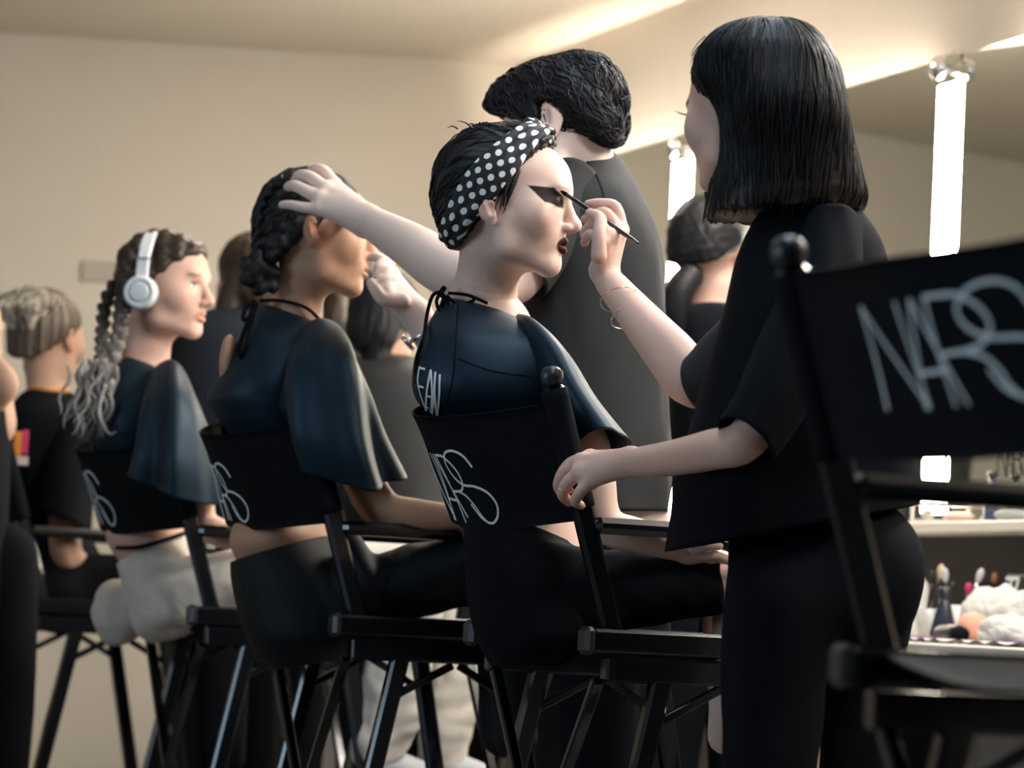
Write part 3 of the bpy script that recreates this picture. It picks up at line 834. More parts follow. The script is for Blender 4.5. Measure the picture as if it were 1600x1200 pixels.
# headband: a cloth strip from nape to a knot above the forehead
mb = nodemat('polka_dot_cotton', (0.01, 0.011, 0.014), 0.7)
nt = mb.node_tree; b = nt.nodes['Principled BSDF']; a = nt.nodes.new('ShaderNodeAttribute'); a.attribute_name = 'band'
fr = nt.nodes.new('ShaderNodeVectorMath'); fr.operation = 'FRACTION'; nt.links.new(a.outputs['Vector'], fr.inputs[0])
sb = nt.nodes.new('ShaderNodeVectorMath'); sb.operation = 'SUBTRACT'; sb.inputs[1].default_value = (.5, .5, 0); nt.links.new(fr.outputs[0], sb.inputs[0])
ln = nt.nodes.new('ShaderNodeVectorMath'); ln.operation = 'LENGTH'; nt.links.new(sb.outputs[0], ln.inputs[0])
rp = nt.nodes.new('ShaderNodeMapRange'); rp.inputs['From Min'].default_value = .27; rp.inputs['From Max'].default_value = .31
nt.links.new(ln.outputs['Value'], rp.inputs['Value'])
mx = nt.nodes.new('ShaderNodeMix'); mx.data_type = 'RGBA'; mx.inputs['A'].default_value = (.82, .82, .78, 1); mx.inputs['B'].default_value = (.008, .009, .012, 1)
nt.links.new(rp.outputs['Result'], mx.inputs['Factor']); nt.links.new(mx.outputs['Result'], b.inputs['Base Color'])
bd = np.array([.60, 0, .80]); bn = np.array([.80, 0, -.60])           # up the band; across it, towards the face
bc = np.array([-.012, 0, .026])
def bandfn(X, Y, Z):
    x, y, z = X-bc[0], Y, Z-bc[2]
    al = x*bd[0]+z*bd[2]; ac = x*bn[0]+z*bn[2]+.002
    hw = .030-.013*np.clip((-al-.02)/.09, 0, 1)-.008*np.clip((al-.04)/.06, 0, 1)
    return -(np.abs(ac)-hw)
S = Soft(); S.ell((-.009, 0, .034), (.109, .0900, .0955), .01); S.ell((-.055, 0, -.016), (.060, .072, .066), .03); S.ell((.045, 0, .086), (.049, .054, .041), .03)
S.field(bandfn, .004)
V, F = S.mesh(.0024)
V = V+vnormals(V, F)*(.0012*np.sin((V @ bn)*330+np.arctan2(V[:, 1], V @ bd)*3))[:, None]
def banduv(V):
    q = V-bc; al = np.arctan2(q[:, 1], q @ bd)*.082; ac = q @ bn
    return np.c_[(al*.80+ac*.60)/.0172, (ac*.80-al*.60)/.0172]
mk('headband', H3.wor(V), F, mb, root, uv=banduv(V))
S = Soft()
for i, (c, r) in enumerate([((.046, -.004, .125), (.020, .017, .010)), ((.060, .006, .120), (.014, .014, .009)), ((.066, -.006, .114), (.016, .022, .009)), ((.036, .014, .126), (.013, .016, .008)), ((.070, -.002, .1035), (.014, .028, .007))]):
    S.ell(c, r, .004, R=Reuler(20*i-30, 20*(i % 3)-35, 0) if i < 3 else Reuler(0, -48 if i == 4 else -10, 0))
V, F = S.mesh(.0022); V = V+vnormals(V, F)*(.0010*np.sin(V[:, 0]*300+V[:, 1]*260))[:, None]
mk('headband_knot', H3.wor(V), F, mb, root, uv=np.c_[V[:, 0]/.0165, V[:, 1]/.0165+V[:, 2]*30])
# eyelashes
parts = []
for i in range(9):
    y = -(.020+.0032*i); parts.append(tube(H3.wor([(.094-.00035*i, y, -.0045), (.1015-.0004*i, y-.001-.0006*i, -.0085)]), [.0007, .0002], 5, 2))
v, f = join(*parts); mk('eyelashes', v, f, M['black_board'], root)
# cape
def capefold(s, th): return .018*np.sin(3*th+2+4*s)*s+.010*np.sin(7*th+5*s)+.022*np.sin(2*th-1+7*s)*(s*(1-s)*4)
rings = [(694, 466, 812, 497, 5.25, .062), (680, 488, 838, 516, 5.25, .105, 2.6), (660, 530, 872, 548, 5.25, .160, 3.0), (647, 580, 897, 580, 5.25, .182, 3.2), (652, 625, 893, 622, 5.25, .184, 3.0),
         (700, 668, 893, 665, 5.25, .158, 2.3), (728, 720, 895, 715, 5.25, .148, 2.2), (752, 795, 900, 790, 5.25, .135, 2.1)]
V, F = ringloft(rings, 72, 8, capefold, cap0=True)
cp = mk('cape', V, F, M['cape'], root)
v, f = decal(V, F, [[(657, 573), (654, 598), (662, 628), (668, 640)], [(657, 575), (665, 577)], [(655, 603), (663, 605)], [(664, 634), (671, 637)],
                    [(666, 641), (668, 610), (674, 578)], [(674, 578), (676, 612), (674, 644)], [(668, 618), (676, 620)],
                    [(676, 646), (679, 612), (681, 581)], [(681, 581), (680, 615), (683, 648)], [(684, 649), (687, 615), (688, 585)]], 3.2)
l = mk('lettering', v, f, M['print_white'], cp, smooth=False); l['label'] = 'tall white printed letters'
v, f = decal(V, F, [[(716, 470), (712, 540), (706, 600), (690, 650)]], 1.6, .0012); mk('seam', v, f, M['black_cloth'], cp, smooth=False)
v, f = decal(V, F, [[(715, 560), (770, 580), (830, 588)]], 1.2, .0012); mk('seam', v, f, M['black_cloth'], cp, smooth=False)
slv = [(800, 506, 820, 508, 5.22, .02), (806, 538, 853, 534, 5.17, .05), (828, 584, 897, 577, 5.12, .075), (860, 640, 934, 633, 5.09, .08), (896, 702, 984, 695, 5.07, .082)]
mk('sleeve', *ringloft(slv, 48, 8, lambda s, th: .06*np.sin(4*th+1.5)*s+.02*np.sin(7*th)*s, hollow=.05), M['cape'], root)
# neck ties with a bow at the nape
parts = [tube(wp_([(700, 458), (730, 461), (762, 474)], 5.185), .0028, 8), tube([W(698, 462, 5.19), W(712, 474, 5.188), W(728, 474, 5.188), W(742, 468, 5.187)], .0028, 8),
         tube([W(690, 456, 5.20), W(676, 462, 5.20), W(667, 492, 5.20), W(662, 528, 5.12), W(652, 560, 5.13), W(650, 600, 5.14)], .0032, 8),
         tube([W(690, 456, 5.20), W(682, 470, 5.19), W(688, 486, 5.19), W(700, 478, 5.19), W(696, 462, 5.19)], .0030, 8),
         tube([W(694, 450, 5.20), W(689, 458, 5.19), W(694, 466, 5.19), W(690, 480, 5.19)], .0045, 8)]
v, f = join(*parts); mk('neck_tie', v, f, M['black_cloth'], root)
# long black top and shorts
mk('top', *ringloft([(730, 785, 892, 848, 5.25, .140, 2.2), (726, 815, 905, 856, 5.25, .152, 2.2), (724, 870, 945, 868, 5.25, .165, 2.3), (734, 950, 962, 935, 5.25, .170, 2.4), (748, 1005, 950, 995, 5.25, .165, 2.3), (764, 1040, 880, 1035, 5.25, .12)],
   64, 8, lambda s, th: .012*np.sin(5*th+8*s)+.010*np.sin(3*th-11*s)), M['black_cloth'], root)
S = Soft(); S.chain([J(870, 935, 5.16, 68), J(1000, 918, 5.14, 62), J(1122, 908, 5.15, 52)], .03); S.chain([J(870, 935, 5.36, 62), J(1000, 922, 5.40, 56), J(1115, 912, 5.41, 48)], .03)
S.field(half(W(1140, 900, 5.2)-W(1000, 915, 5.2), W(1122, 900, 5.2)), .004)
V, F = S.mesh(.007); V = V+vnormals(V, F)*(.003*noise3(V, 45, 5))[:, None]
mk('shorts', V, F, M['black_cloth'], root)

# ------------------------------------------------------------------ makeup artist with the long bob
root = empty('person', (*W(1260, 900, 4.65)[:2], 0), 'standing makeup artist in black with a sleek dark bob, holding a thin brush', 'person')
tone = SK['rosy']
HA = Head(1172, 172, 4.66, 130, -6, 0, 0.98, eye='open', brow=(.05, .03, .02), noear=1)
neck = [J(1205, 235, 4.68, 48), J(1225, 300, 4.68, 50), J(1250, 370, 4.68, 62), J(1260, 440, 4.67, 90)]
pc = [HA.build(neck, 0.003, tone)]
S = Soft()
S.chain([J(1255, 430, 4.66, 95), J(1250, 600, 4.66, 105), J(1260, 760, 4.66, 100), J(1280, 900, 4.66, 110)], .05)
S.chain([J(1230, 960, 4.60, 75), J(1220, 1100, 4.60, 66), J(1220, 1300, 4.60, 55), J(1225, 1500, 4.6, 50), J(1225, 1770, 4.6, 34)], .04)
S.chain([J(1320, 960, 4.74, 75), J(1310, 1100, 4.74, 66), J(1300, 1300, 4.74, 55), J(1305, 1500, 4.74, 50), J(1305, 1740, 4.74, 34)], .04)
pc.append(skin_piece(S, .009, tone))
# left arm, hand on the chair post
S = Soft(); S.chain([J(1290, 440, 4.56, 50), J(1225, 590, 4.47, 40), J(1168, 685, 4.44, 33), J(1115, 702, 4.51, 32), J(1050, 716, 4.66, 28), J(990, 722, 4.80, 22)], .015)
hand(S, J(985, 722, 4.81, 20), [J(922, 716, 4.90, 13), J(908, 724, 4.88, 14), J(908, 739, 4.86, 13), J(922, 752, 4.85, 12)],
     [[J(922, 716, 4.90, 12), J(893, 724, 4.93, 10.5), J(877, 742, 4.95, 9), J(872, 756, 4.96, 7.5)],
      [J(908, 724, 4.88, 13), J(884, 737, 4.90, 10.5), J(873, 757, 4.92, 9.5), J(878, 772, 4.94, 8)],
      [J(908, 739, 4.86, 12), J(889, 752, 4.87, 10.5), J(879, 771, 4.89, 9.5), J(889, 784, 4.92, 8)],
      [J(922, 752, 4.85, 11), J(907, 768, 4.85, 9.5), J(899, 783, 4.87, 8.5), J(908, 790, 4.90, 7)],
      [J(950, 735, 4.92, 12), J(925, 745, 4.99, 10), J(905, 752, 5.01, 9)]])
pc.append(skin_piece(S, .0032, tone))
# right arm, hand with the brush
S = Soft(); S.chain([J(1210, 440, 4.76, 48), J(1150, 560, 4.80, 44), J(1090, 595, 4.82, 44), J(1045, 550, 4.88, 40), J(995, 492, 4.96, 31), J(952, 440, 5.03, 23)], .015)
hand(S, J(944, 422, 5.04, 20), [J(972, 360, 5.06, 10), J(965, 364, 5.045, 11), J(954, 370, 5.03, 11), J(942, 378, 5.02, 10)],
     [[J(972, 358, 5.06, 10), J(962, 324, 5.07, 9.5), J(938, 318, 5.075, 8.5), J(919, 319, 5.08, 7)],
      [J(966, 364, 5.045, 10), J(948, 334, 5.055, 9.5), J(928, 336, 5.07, 8.5), J(914, 342, 5.08, 7)],
      [J(954, 372, 5.03, 10), J(936, 350, 5.04, 9.5), J(920, 355, 5.06, 8.5), J(912, 366, 5.07, 7)],
      [J(943, 380, 5.02, 9.5), J(926, 366, 5.03, 8.5), J(917, 370, 5.05, 8), J(913, 380, 5.06, 6.5)],
      [J(936, 400, 5.00, 13), J(936, 366, 5.00, 11), J(938, 342, 5.02, 10), J(922, 333, 5.05, 8)]])
pc.append(skin_piece(S, .0028, tone))
body(root, pc, SKM['rosy'])
# bob
def bobfold(s, th): return (.005*noise1(th*1.0, 21, 5, 9.0)+.0035*noise1(th, 22, 4, 23.0))*np.clip(s*2.2, 0, 1)
rings = [(1165, 36, 1225, 33, 4.66, .03), (1118, 56, 1268, 54, 4.66, .090, 2.3), (1088, 92, 1300, 98, 4.655, .124, 2.5), (1090, 132, 1312, 140, 4.65, .134, 2.7), (1116, 172, 1322, 182, 4.64, .134, 2.8),
         (1122, 220, 1334, 226, 4.65, .130, 2.7), (1112, 280, 1347, 278, 4.66, .130, 2.5), (1104, 318, 1352, 305, 4.66, .128, 2.4), (1100, 338, 1348, 326, 4.66, .124, 2.3)]
V, F = ringloft(rings, 180, 10, bobfold)
# ragged tips
Vb = V.copy(); n = 180; last = len(V)-n
ang = np.arange(n)*2*np.pi/n
for k in range(4): V[last-k*n:last-k*n+n, 2] += (1-.25*k)*.006*noise1(ang, 31, 5, 13.0)
hc = np.tile(np.array([.0035, .0035, .0045]), (len(V), 1))
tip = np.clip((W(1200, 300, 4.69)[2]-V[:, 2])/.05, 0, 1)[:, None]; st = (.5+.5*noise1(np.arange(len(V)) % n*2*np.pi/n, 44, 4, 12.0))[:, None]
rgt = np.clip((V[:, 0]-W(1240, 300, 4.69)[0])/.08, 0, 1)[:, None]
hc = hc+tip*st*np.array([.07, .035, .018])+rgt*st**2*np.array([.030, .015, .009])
mh = nodemat('dark_bob_hair', (.01, .01, .012), 0.46, spec=0.28, attr=True, bump=0.2, bscale=60, stretch=(16, 16, 1))
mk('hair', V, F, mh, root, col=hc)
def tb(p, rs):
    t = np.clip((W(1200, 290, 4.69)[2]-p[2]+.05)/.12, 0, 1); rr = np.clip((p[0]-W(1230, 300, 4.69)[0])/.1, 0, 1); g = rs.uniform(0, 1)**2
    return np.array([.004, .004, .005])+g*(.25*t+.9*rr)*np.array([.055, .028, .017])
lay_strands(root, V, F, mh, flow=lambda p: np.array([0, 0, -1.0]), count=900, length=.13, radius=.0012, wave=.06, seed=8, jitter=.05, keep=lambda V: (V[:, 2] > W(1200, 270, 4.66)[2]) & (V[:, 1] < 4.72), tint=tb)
parts = []; rs = np.random.RandomState(12)
for i in range(70):       # loose strands at the hem, the fringe and the parting
    t = rs.uniform(0, 2*np.pi); cx, cy = 1226+122*math.cos(t), 326; dd = 4.69+.11*math.sin(t)
    L = rs.uniform(6, 16); parts.append(tube([W(cx-rs.uniform(0, 4), cy-26, dd), W(cx, cy, dd), W(cx+rs.uniform(-5, 5), cy+L, dd)], [.0016, .0011, .0003], 4, 3))
for i in range(14):
    y = 70+rs.uniform(0, 26); parts.append(tube([W(1102, y-14, 4.66), W(1088, y, 4.65), W(1080+rs.uniform(-3, 4), y+rs.uniform(8, 30), 4.65)], [.0010, .0008, .0003], 4, 4))
v, f = join(*parts); o = mk('loose_hair', v, f, HAIR['brown'], root); o['kind'] = 'stuff'
parts = []
for i in range(7): parts.append(tube(HA.wor([(.093-.0004*i, .022+.0035*i, .004), (.101-.0005*i, .024+.0045*i, .006), (.106-.0006*i, .026+.0055*i, .011)]), [.0007, .0005, .0002], 4, 2))
v, f = join(*parts); mk('eyelashes', v, f, M['black_board'], root)
# blouse
bl = [(1196, 322, 1325, 318, 4.68, .06), (1176, 348, 1350, 340, 4.68, .085, 2.2), (1150, 405, 1380, 395, 4.67, .125, 2.4), (1132, 480, 1400, 490, 4.66, .140, 2.5), (1108, 560, 1412, 570, 4.66, .145, 2.4), (1084, 650, 1422, 660, 4.66, .150, 2.3),
      (1062, 740, 1428, 730, 4.66, .155, 2.3), (1040, 862, 1430, 790, 4.66, .160, 2.3)]
mk('blouse', *ringloft(bl, 80, 8, lambda s, th: (.012*np.sin(6*th+1)+.010*np.sin(9*th+2))*s+.006*np.sin(4*th+9*s), hollow=.03), M['black_cloth'], root)
sl = [(1255, 345, 1345, 360, 4.58, .06), (1225, 430, 1345, 445, 4.54, .080), (1190, 520, 1312, 545, 4.49, .082), (1155, 600, 1265, 640, 4.45, .074), (1124, 655, 1204, 722, 4.43, .062)]
mk('sleeve', *ringloft(sl, 48, 8, lambda s, th: .03*np.sin(3*th+8*s)*s+.02*np.sin(6*th+14*s), hollow=.05), M['black_cloth'], root)
s2 = [(1180, 400, 1230, 420, 4.76, .06), (1140, 480, 1210, 520, 4.78, .068), (1092, 535, 1160, 610, 4.80, .062), (1082, 552, 1098, 640, 4.82, .058)]
mk('sleeve', *ringloft(s2, 40, 8, lambda s, th: .03*np.sin(3*th+8*s)*s, hollow=.05), M['charcoal'], root)
# trousers
S = Soft()
S.ell(W(1290, 900, 4.66), (.130, .135, .13), .04); S.ell(W(1345, 905, 4.62), (.085, .10, .12), .04)
S.chain([J(1250, 820, 4.66, 110), J(1260, 900, 4.66, 120)], .04)
S.chain([J(1225, 950, 4.58, 92), J(1205, 1100, 4.58, 80), J(1205, 1300, 4.58, 68), J(1212, 1500, 4.58, 60), J(1215, 1740, 4.58, 50)], .04)
S.chain([J(1330, 950, 4.74, 92), J(1325, 1100, 4.74, 82), J(1310, 1300, 4.74, 68), J(1312, 1500, 4.74, 60), J(1312, 1710, 4.74, 50)], .04)
V, F = S.mesh(.009); V = V+vnormals(V, F)*(.004*noise3(V, 28, 8))[:, None]
mk('trousers', V, F, M['black_cloth'], root)
for px, d in ((1205, 4.58), (1302, 4.74)):
    b = W(px, 1000, d); S = Soft(); S.cone((b[0]+.02, b[1]-.01, .05), (b[0]-.13, b[1]+.12, .035), .045, .035, .02); S.field(half((0, 0, -1), (0, 0, 0.0)), .003)
    mk('shoe', *S.mesh(.006), M['plastic_black'], root)
# jewellery is worn: parts of her
parts = []
for (cx, cy, r, tx, ty) in ((974, 476, 29, .65, .74), (992, 500, 33, .45, .8)):
    c = W(cx-6, cy-8, 4.975); ax_ = W(995, 492, 4.96)-W(952, 440, 5.03); ax_ /= np.linalg.norm(ax_)
    u = np.cross(ax_, [0, 0, 1]); u /= np.linalg.norm(u); w2 = np.cross(ax_, u); rr = r*4.97/FPX
    parts.append(tube([c+rr*(math.cos(t)*u+math.sin(t)*w2)+ax_*.012*math.cos(t+tx*3) for t in np.linspace(0, 2*np.pi, 22, endpoint=False)], .0008, 6, 2, closed=True))
v, f = join(*parts); mk('bracelet', v, f, M['gold'], root)
c = W(884, 762, 4.88); ax_ = W(889, 752, 4.87)-W(879, 771, 4.89); ax_ /= np.linalg.norm(ax_); u = np.cross(ax_, [0, 1, 0]); u /= np.linalg.norm(u); w2 = np.cross(ax_, u)
v, f = tube([c+.0108*(math.cos(t)*u+math.sin(t)*w2) for t in np.linspace(0, 2*np.pi, 18, endpoint=False)], .0012, 6, 2, closed=True)
mk('ring', v, f, M['gold'], root)
# the brush she holds
b0_, b1_ = W(876, 298, 5.105), W(997, 380, 5.00); dv = (b1_-b0_)
br = empty('makeup_brush', b0_, 'thin black makeup brush held to the closed eye', 'brush')
mk('handle', *tube([b0_+dv*t for t in (.16, .3, .6, .9, 1.0)], [.0034, .0042, .0044, .0034, .0018], 12), M['gloss_black'], br)
mk('ferrule', *tube([b0_+dv*t for t in (.09, .13, .17)], [.0032, .0032, .0035], 12), M['plastic_black'], br)
mk('bristles', *tube([b0_+dv*t for t in (0, .03, .06, .095)], [.0008, .0026, .0034, .0026], 12), M['black_cloth'], br)

# ------------------------------------------------------------------ man bending over the next model
root = empty('person', (*W(940, 900, 5.78)[:2], 0), 'man with wavy black hair in a charcoal T-shirt, bending with arms stretched out', 'person')
tone = SK['pale']
HM = Head(880, 194, 5.72, 158, -20, 0, 1.0, ear=1.2, male=1, brow=(.03, .02, .02))
neck = [J(894, 215, 5.72, 48), J(908, 248, 5.74, 50), J(922, 300, 5.76, 55)]
pc = [HM.build(neck, .0035, tone)]
S = Soft(); S.chain([J(925, 350, 5.78, 65), J(930, 480, 5.78, 95), J(945, 650, 5.78, 90), J(955, 800, 5.78, 90)], .05)
S.chain([J(925, 860, 5.74, 70), J(935, 1150, 5.74, 55), J(940, 1600, 5.74, 36)], .04); S.chain([J(975, 860, 5.86, 70), J(980, 1150, 5.86, 55), J(985, 1590, 5.86, 36)], .04)
pc.append(skin_piece(S, .009, tone))
# left arm: hand laid on her hair
S = Soft(); S.chain([J(880, 320, 5.72, 50), J(800, 430, 5.62, 47), J(735, 432, 5.62, 45), J(690, 415, 5.68, 43), J(640, 383, 5.78, 36), J(580, 348, 5.90, 26)], .015)
hand(S, J(572, 345, 5.91, 24), [J(522, 290, 6.00, 12), J(510, 298, 5.98, 13), J(502, 312, 5.96, 12.5), J(500, 326, 5.95, 11)],
     [[J(522, 288, 6.00, 11), J(506, 268, 6.03, 10), J(490, 266, 6.07, 9), J(482, 274, 6.10, 7.5)],
      [J(508, 296, 5.98, 12), J(488, 279, 6.00, 10.5), J(470, 274, 6.03, 9.5), J(462, 281, 6.06, 8)],
      [J(502, 311, 5.96, 11.5), J(478, 298, 5.98, 10), J(460, 290, 6.00, 9), J(450, 292, 6.03, 7.5)],
      [J(500, 326, 5.95, 10), J(474, 324, 5.96, 8.5), J(454, 320, 5.98, 7.5), J(441, 320, 6.00, 6.5)],
      [J(560, 350, 5.98, 13), J(540, 345, 6.04, 11), J(525, 335, 6.08, 9)]])
pc.append(skin_piece(S, .0034, tone))
# right arm: fingertips at her face
S = Soft(); S.chain([J(930, 330, 5.90, 48), J(840, 560, 5.98, 44), J(770, 620, 6.0, 40), J(700, 555, 5.98, 34), J(655, 500, 5.96, 25)], .015)
hand(S, J(648, 488, 5.96, 22), [J(612, 428, 5.98, 11), J(604, 438, 5.95, 12), J(600, 450, 5.93, 12), J(604, 462, 5.92, 11)],
     [[J(612, 428, 5.98, 10.5), J(600, 410, 5.99, 9.5), J(590, 402, 6.01, 8), J(582, 402, 6.03, 7)],
      [J(604, 436, 5.95, 11), J(592, 420, 5.96, 9.5), J(602, 408, 5.98, 8.5), J(612, 410, 6.0, 7.5)],
      [J(602, 450, 5.93, 11), J(590, 434, 5.94, 9.5), J(602, 422, 5.95, 8.5), J(614, 424, 5.97, 7.5)],
      [J(606, 462, 5.92, 10), J(594, 446, 5.92, 9), J(604, 436, 5.93, 8), J(614, 436, 5.95, 7)],
      [J(628, 470, 5.92, 13), J(600, 468, 5.91, 11), J(586, 452, 5.91, 9.5), J(580, 442, 5.92, 8)]])
pc.append(skin_piece(S, .0036, tone))
body(root, pc, SKM['pale'])
S = Soft(); S.ell((-.014, 0, .040), (.114, .092, .086), .01); S.ell((.045, 0, .072), (.072, .074, .050), .03); S.ell((-.070, 0, -.005), (.045, .070, .060), .03); S.ell((.09, 0, .075), (.035, .055, .030), .03)
S.field(half((.80, 0, -.60), (.105, 0, .050)), .006); S.field(half((.55, 0, -.83), (.004, 0, -.016)), .008)
for y in (-1, 1): S.ell((-.002, y*.088, -.010), (.026, .026, .046), .006, sub=True)
S.ell((-.080, 0, -.030), (.026, .052, .036), .02)
def dm(V):
    q = V @ Reuler(20, 35, 0)
    return .0045*noise3(V, 42, 2)+.0028*noise3(q*np.array([.35, 1.2, 1]), 110, 3)
V, F = hairmesh(HM, S, .0032, dm); mk('hair', V, F, HAIR['soft_black'], root)
fm = HM.R @ np.array([-.75, 0, -.65])
lay_strands(root, V, F, HAIR['soft_black'], flow=lambda p: fm*.6+np.array([0, 0, -.45]), count=700, length=.075, radius=.0019, wave=.40, freq=7, seed=5, jitter=.30, lift=.0012)
S = Soft(); S.ell((.010, .071, .012), (.012, .006, .026), .004); mk('sideburn', *hairmesh(HM, S, .003), HAIR['soft_black'], root)
mk('ear_stud', *lathe([(.0005, -.004), (.003, -.002), (.004, 0), (.003, .002), (.0005, .004)], 12, HM.wor([(.0, .089, -.030)])[0]), M['plastic_black'], root)
ts = [(872, 232, 955, 234, 5.75, .06), (852, 256, 975, 256, 5.76, .10, 2.3), (832, 300, 1000, 298, 5.77, .15, 2.4), (815, 380, 1030, 375, 5.78, .17, 2.4), (812, 480, 1040, 480, 5.78, .165, 2.3), (815, 600, 1044, 600, 5.78, .16, 2.3), (830, 720, 1048, 715, 5.78, .16, 2.3), (840, 805, 1042, 800, 5.78, .155)]
def tf(s, th):
    g = np.clip(s*2-.3, 0, 1)
    return .012*np.sin(5*th+7*s)+.016*np.sin(3*th-13*s+1)*np.clip(s*1.5, 0, 1)+g*(.020*np.abs(np.sin(4*th+9*s+.8*np.sin(3*th)))-.012*np.abs(np.sin(7*th-16*s+1)))
V, F = ringloft(ts, 84, 9, tf); t_ = mk('t_shirt', V, F, M['charcoal'], root)
v, f = decal(V, F, [[(906, 238), (930, 270), (944, 310), (950, 350)]], 1.5, .0012); mk('seam', v, f, M['black_cloth'], t_, smooth=False)
mk('sleeve', *ringloft([(860, 262, 935, 290, 5.70, .07), (810, 330, 905, 395, 5.66, .075), (780, 385, 850, 465, 5.63, .07)], 40, 8, hollow=.05), M['charcoal'], root)
S = Soft(); S.chain([J(950, 780, 5.80, 95), J(950, 880, 5.80, 92)], .04); S.chain([J(925, 880, 5.74, 76), J(935, 1150, 5.74, 62), J(940, 1560, 5.74, 50)], .04); S.chain([J(975, 880, 5.86, 76), J(980, 1150, 5.86, 62), J(985, 1550, 5.86, 50)], .04)
mk('trousers', *S.mesh(.010), M['black_cloth'], root)
for px, d in ((930, 5.74), (985, 5.88)):
    b = W(px, 1000, d); S = Soft(); S.cone((b[0]+.02, b[1], .05), (b[0]-.16, b[1]+.05, .035), .045, .035, .02); S.field(half((0, 0, -1), (0, 0, 0)), .003)
    mk('shoe', *S.mesh(.007), M['plastic_black'], root)
# wristwatch
c = W(662, 515, 5.965); ax_ = W(655, 500, 5.96)-W(700, 555, 5.98); ax_ /= np.linalg.norm(ax_); u = np.cross(ax_, [0, 1, 0]); u /= np.linalg.norm(u); w2 = np.cross(ax_, u)
v, f = tube([c+.034*(math.cos(t)*u+math.sin(t)*w2) for t in np.linspace(0, 2*np.pi, 20, endpoint=False)], .005, 8, 2, closed=True)
wt = mk('wristwatch_band', v, f, M['chrome'], root)
v, f = lathe([(.003, 0), (.016, .001), (.018, .004), (.016, .009), (.003, .010)], 20, c+u*.034*(1 if (c+u)[0] < c[0] else -1), np.array([w2, ax_, u*(1 if (c+u)[0] < c[0] else -1)]).T)
mk('watch_case', v, f, M['chrome'], wt)

# ------------------------------------------------------------------ model with the braided updo
root = empty('person', (*W(480, 960, 6.15)[:2], 0), 'seated model with a braided black updo and bare lower back, face being held', 'person')
tone = SK['tan']
H2 = Head(490, 366, 6.12, 6, 0, 0, 1.02, brow=(.03, .02, .015))
neck = [J(478, 418, 6.13, 42), J(468, 455, 6.14, 40), J(458, 505, 6.15, 46), J(455, 540, 6.15, 55)]
pc = [H2.build(neck, .0032, tone)]
S = Soft(); S.chain([J(450, 560, 6.15, 70), J(446, 700, 6.15, 62), J(444, 790, 6.15, 62), J(440, 850, 6.15, 66), J(462, 950, 6.15, 62)], .05)
S.ell(W(436, 845, 6.15), (.090, .13, .055), .04)
S.chain([J(500, 945, 6.10, 36), J(640, 908, 6.02, 42), J(775, 897, 6.02, 38)], .03); S.chain([J(500, 945, 6.24, 36), J(640, 912, 6.30, 40), J(765, 905, 6.32, 36)], .03)
S.ell(W(356, 566, 6.10), (.016, .05, .055), .01)
pc.append(skin_piece(S, .008, tone))
S = Soft(); S.chain([J(540, 610, 6.02, 27), J(556, 710, 5.99, 29), J(596, 790, 5.97, 28), J(650, 805, 5.96, 26), J(725, 808, 5.96, 18), J(760, 812, 5.97, 15)], .012)
hand(S, J(760, 812, 5.97, 14), [J(790, 808, 5.95, 8), J(792, 814, 5.97, 8), J(790, 820, 5.99, 8)], [[J(790, 808, 5.95, 7.5), J(812, 812, 5.95, 6.5), J(828, 818, 5.96, 5.5)], [J(792, 814, 5.97, 7.5), J(815, 818, 5.97, 6.5), J(830, 824, 5.98, 5.5)],
     [J(790, 820, 5.99, 7.5), J(812, 824, 5.99, 6.5), J(826, 830, 6.0, 5.5)], [J(788, 824, 6.01, 7), J(808, 829, 6.01, 6), J(820, 834, 6.02, 5)], [J(772, 806, 5.94, 8), J(790, 800, 5.93, 7), J(802, 800, 5.93, 6)]])
pc.append(skin_piece(S, .005, tone))
S = Soft(); S.chain([J(520, 620, 6.32, 26), J(560, 740, 6.36, 27), J(600, 800, 6.38, 26), J(725, 815, 6.36, 17)], .012)
pc.append(skin_piece(S, .008, tone))
body(root, pc, SKM['tan'])
S = Soft(); S.ell((-.010, 0, .036), (.101, .079, .090), .01); S.ell((-.058, 0, -.008), (.050, .062, .062), .03)
S.field(half((.80, 0, -.60), (.088, 0, .070)), .006); S.ell((-.062, 0, -.048), (.042, .052, .045), .03); S.field(half((.66, 0, -.75), (-.008, 0, .000)), .008)
def dh(V):
    a = np.arctan2(V[:, 1], V[:, 2]+.02)
    return .0028*np.abs(np.sin(a*6.5))+.0022*np.sin(V[:, 0]*190+a*4)*np.abs(np.sin(a*6.5))+.0012*noise3(V, 200, 4)
V, F = hairmesh(H2, S, .0032, dh); mk('hair', V, F, HAIR['black'], root)
f2 = H2.R @ np.array([-.8, 0, -.5])
lay_strands(root, V, F, HAIR['black'], flow=lambda p: f2, count=260, length=.05, radius=.0014, wave=.35, seed=9, jitter=.25)
def braid(P, r, n, flat=1.0, taper=.55, k_=.006):
    """plait: two rows of leaning lobes along P"""
    C = catmull(np.array(P, float), 30); S = Soft(); m = len(C); L = np.r_[0, np.cumsum(np.linalg.norm(np.diff(C, axis=0), axis=1))]
    for i in range(n):
        t = L[-1]*(i+.5)/n; k = min(np.searchsorted(L, t), m-2); c = C[k]; T = C[k+1]-C[k]; T /= np.linalg.norm(T)
        B = np.cross(T, [0, 1, 0]); B /= np.linalg.norm(B); sd = 1 if i % 2 else -1; rr = r*(1-(1-taper)*i/n)
        X = T*.8+B*sd*-.6; X /= np.linalg.norm(X); Y = np.cross(X, [0, 1, 0]); Y /= np.linalg.norm(Y); Z = np.cross(X, Y)
        S.ell(c+B*sd*rr*.38, (rr*1.05, rr*.66, rr*.75*flat), k_, R=np.array([X, Y, Z]).T)
    return S
parts = []
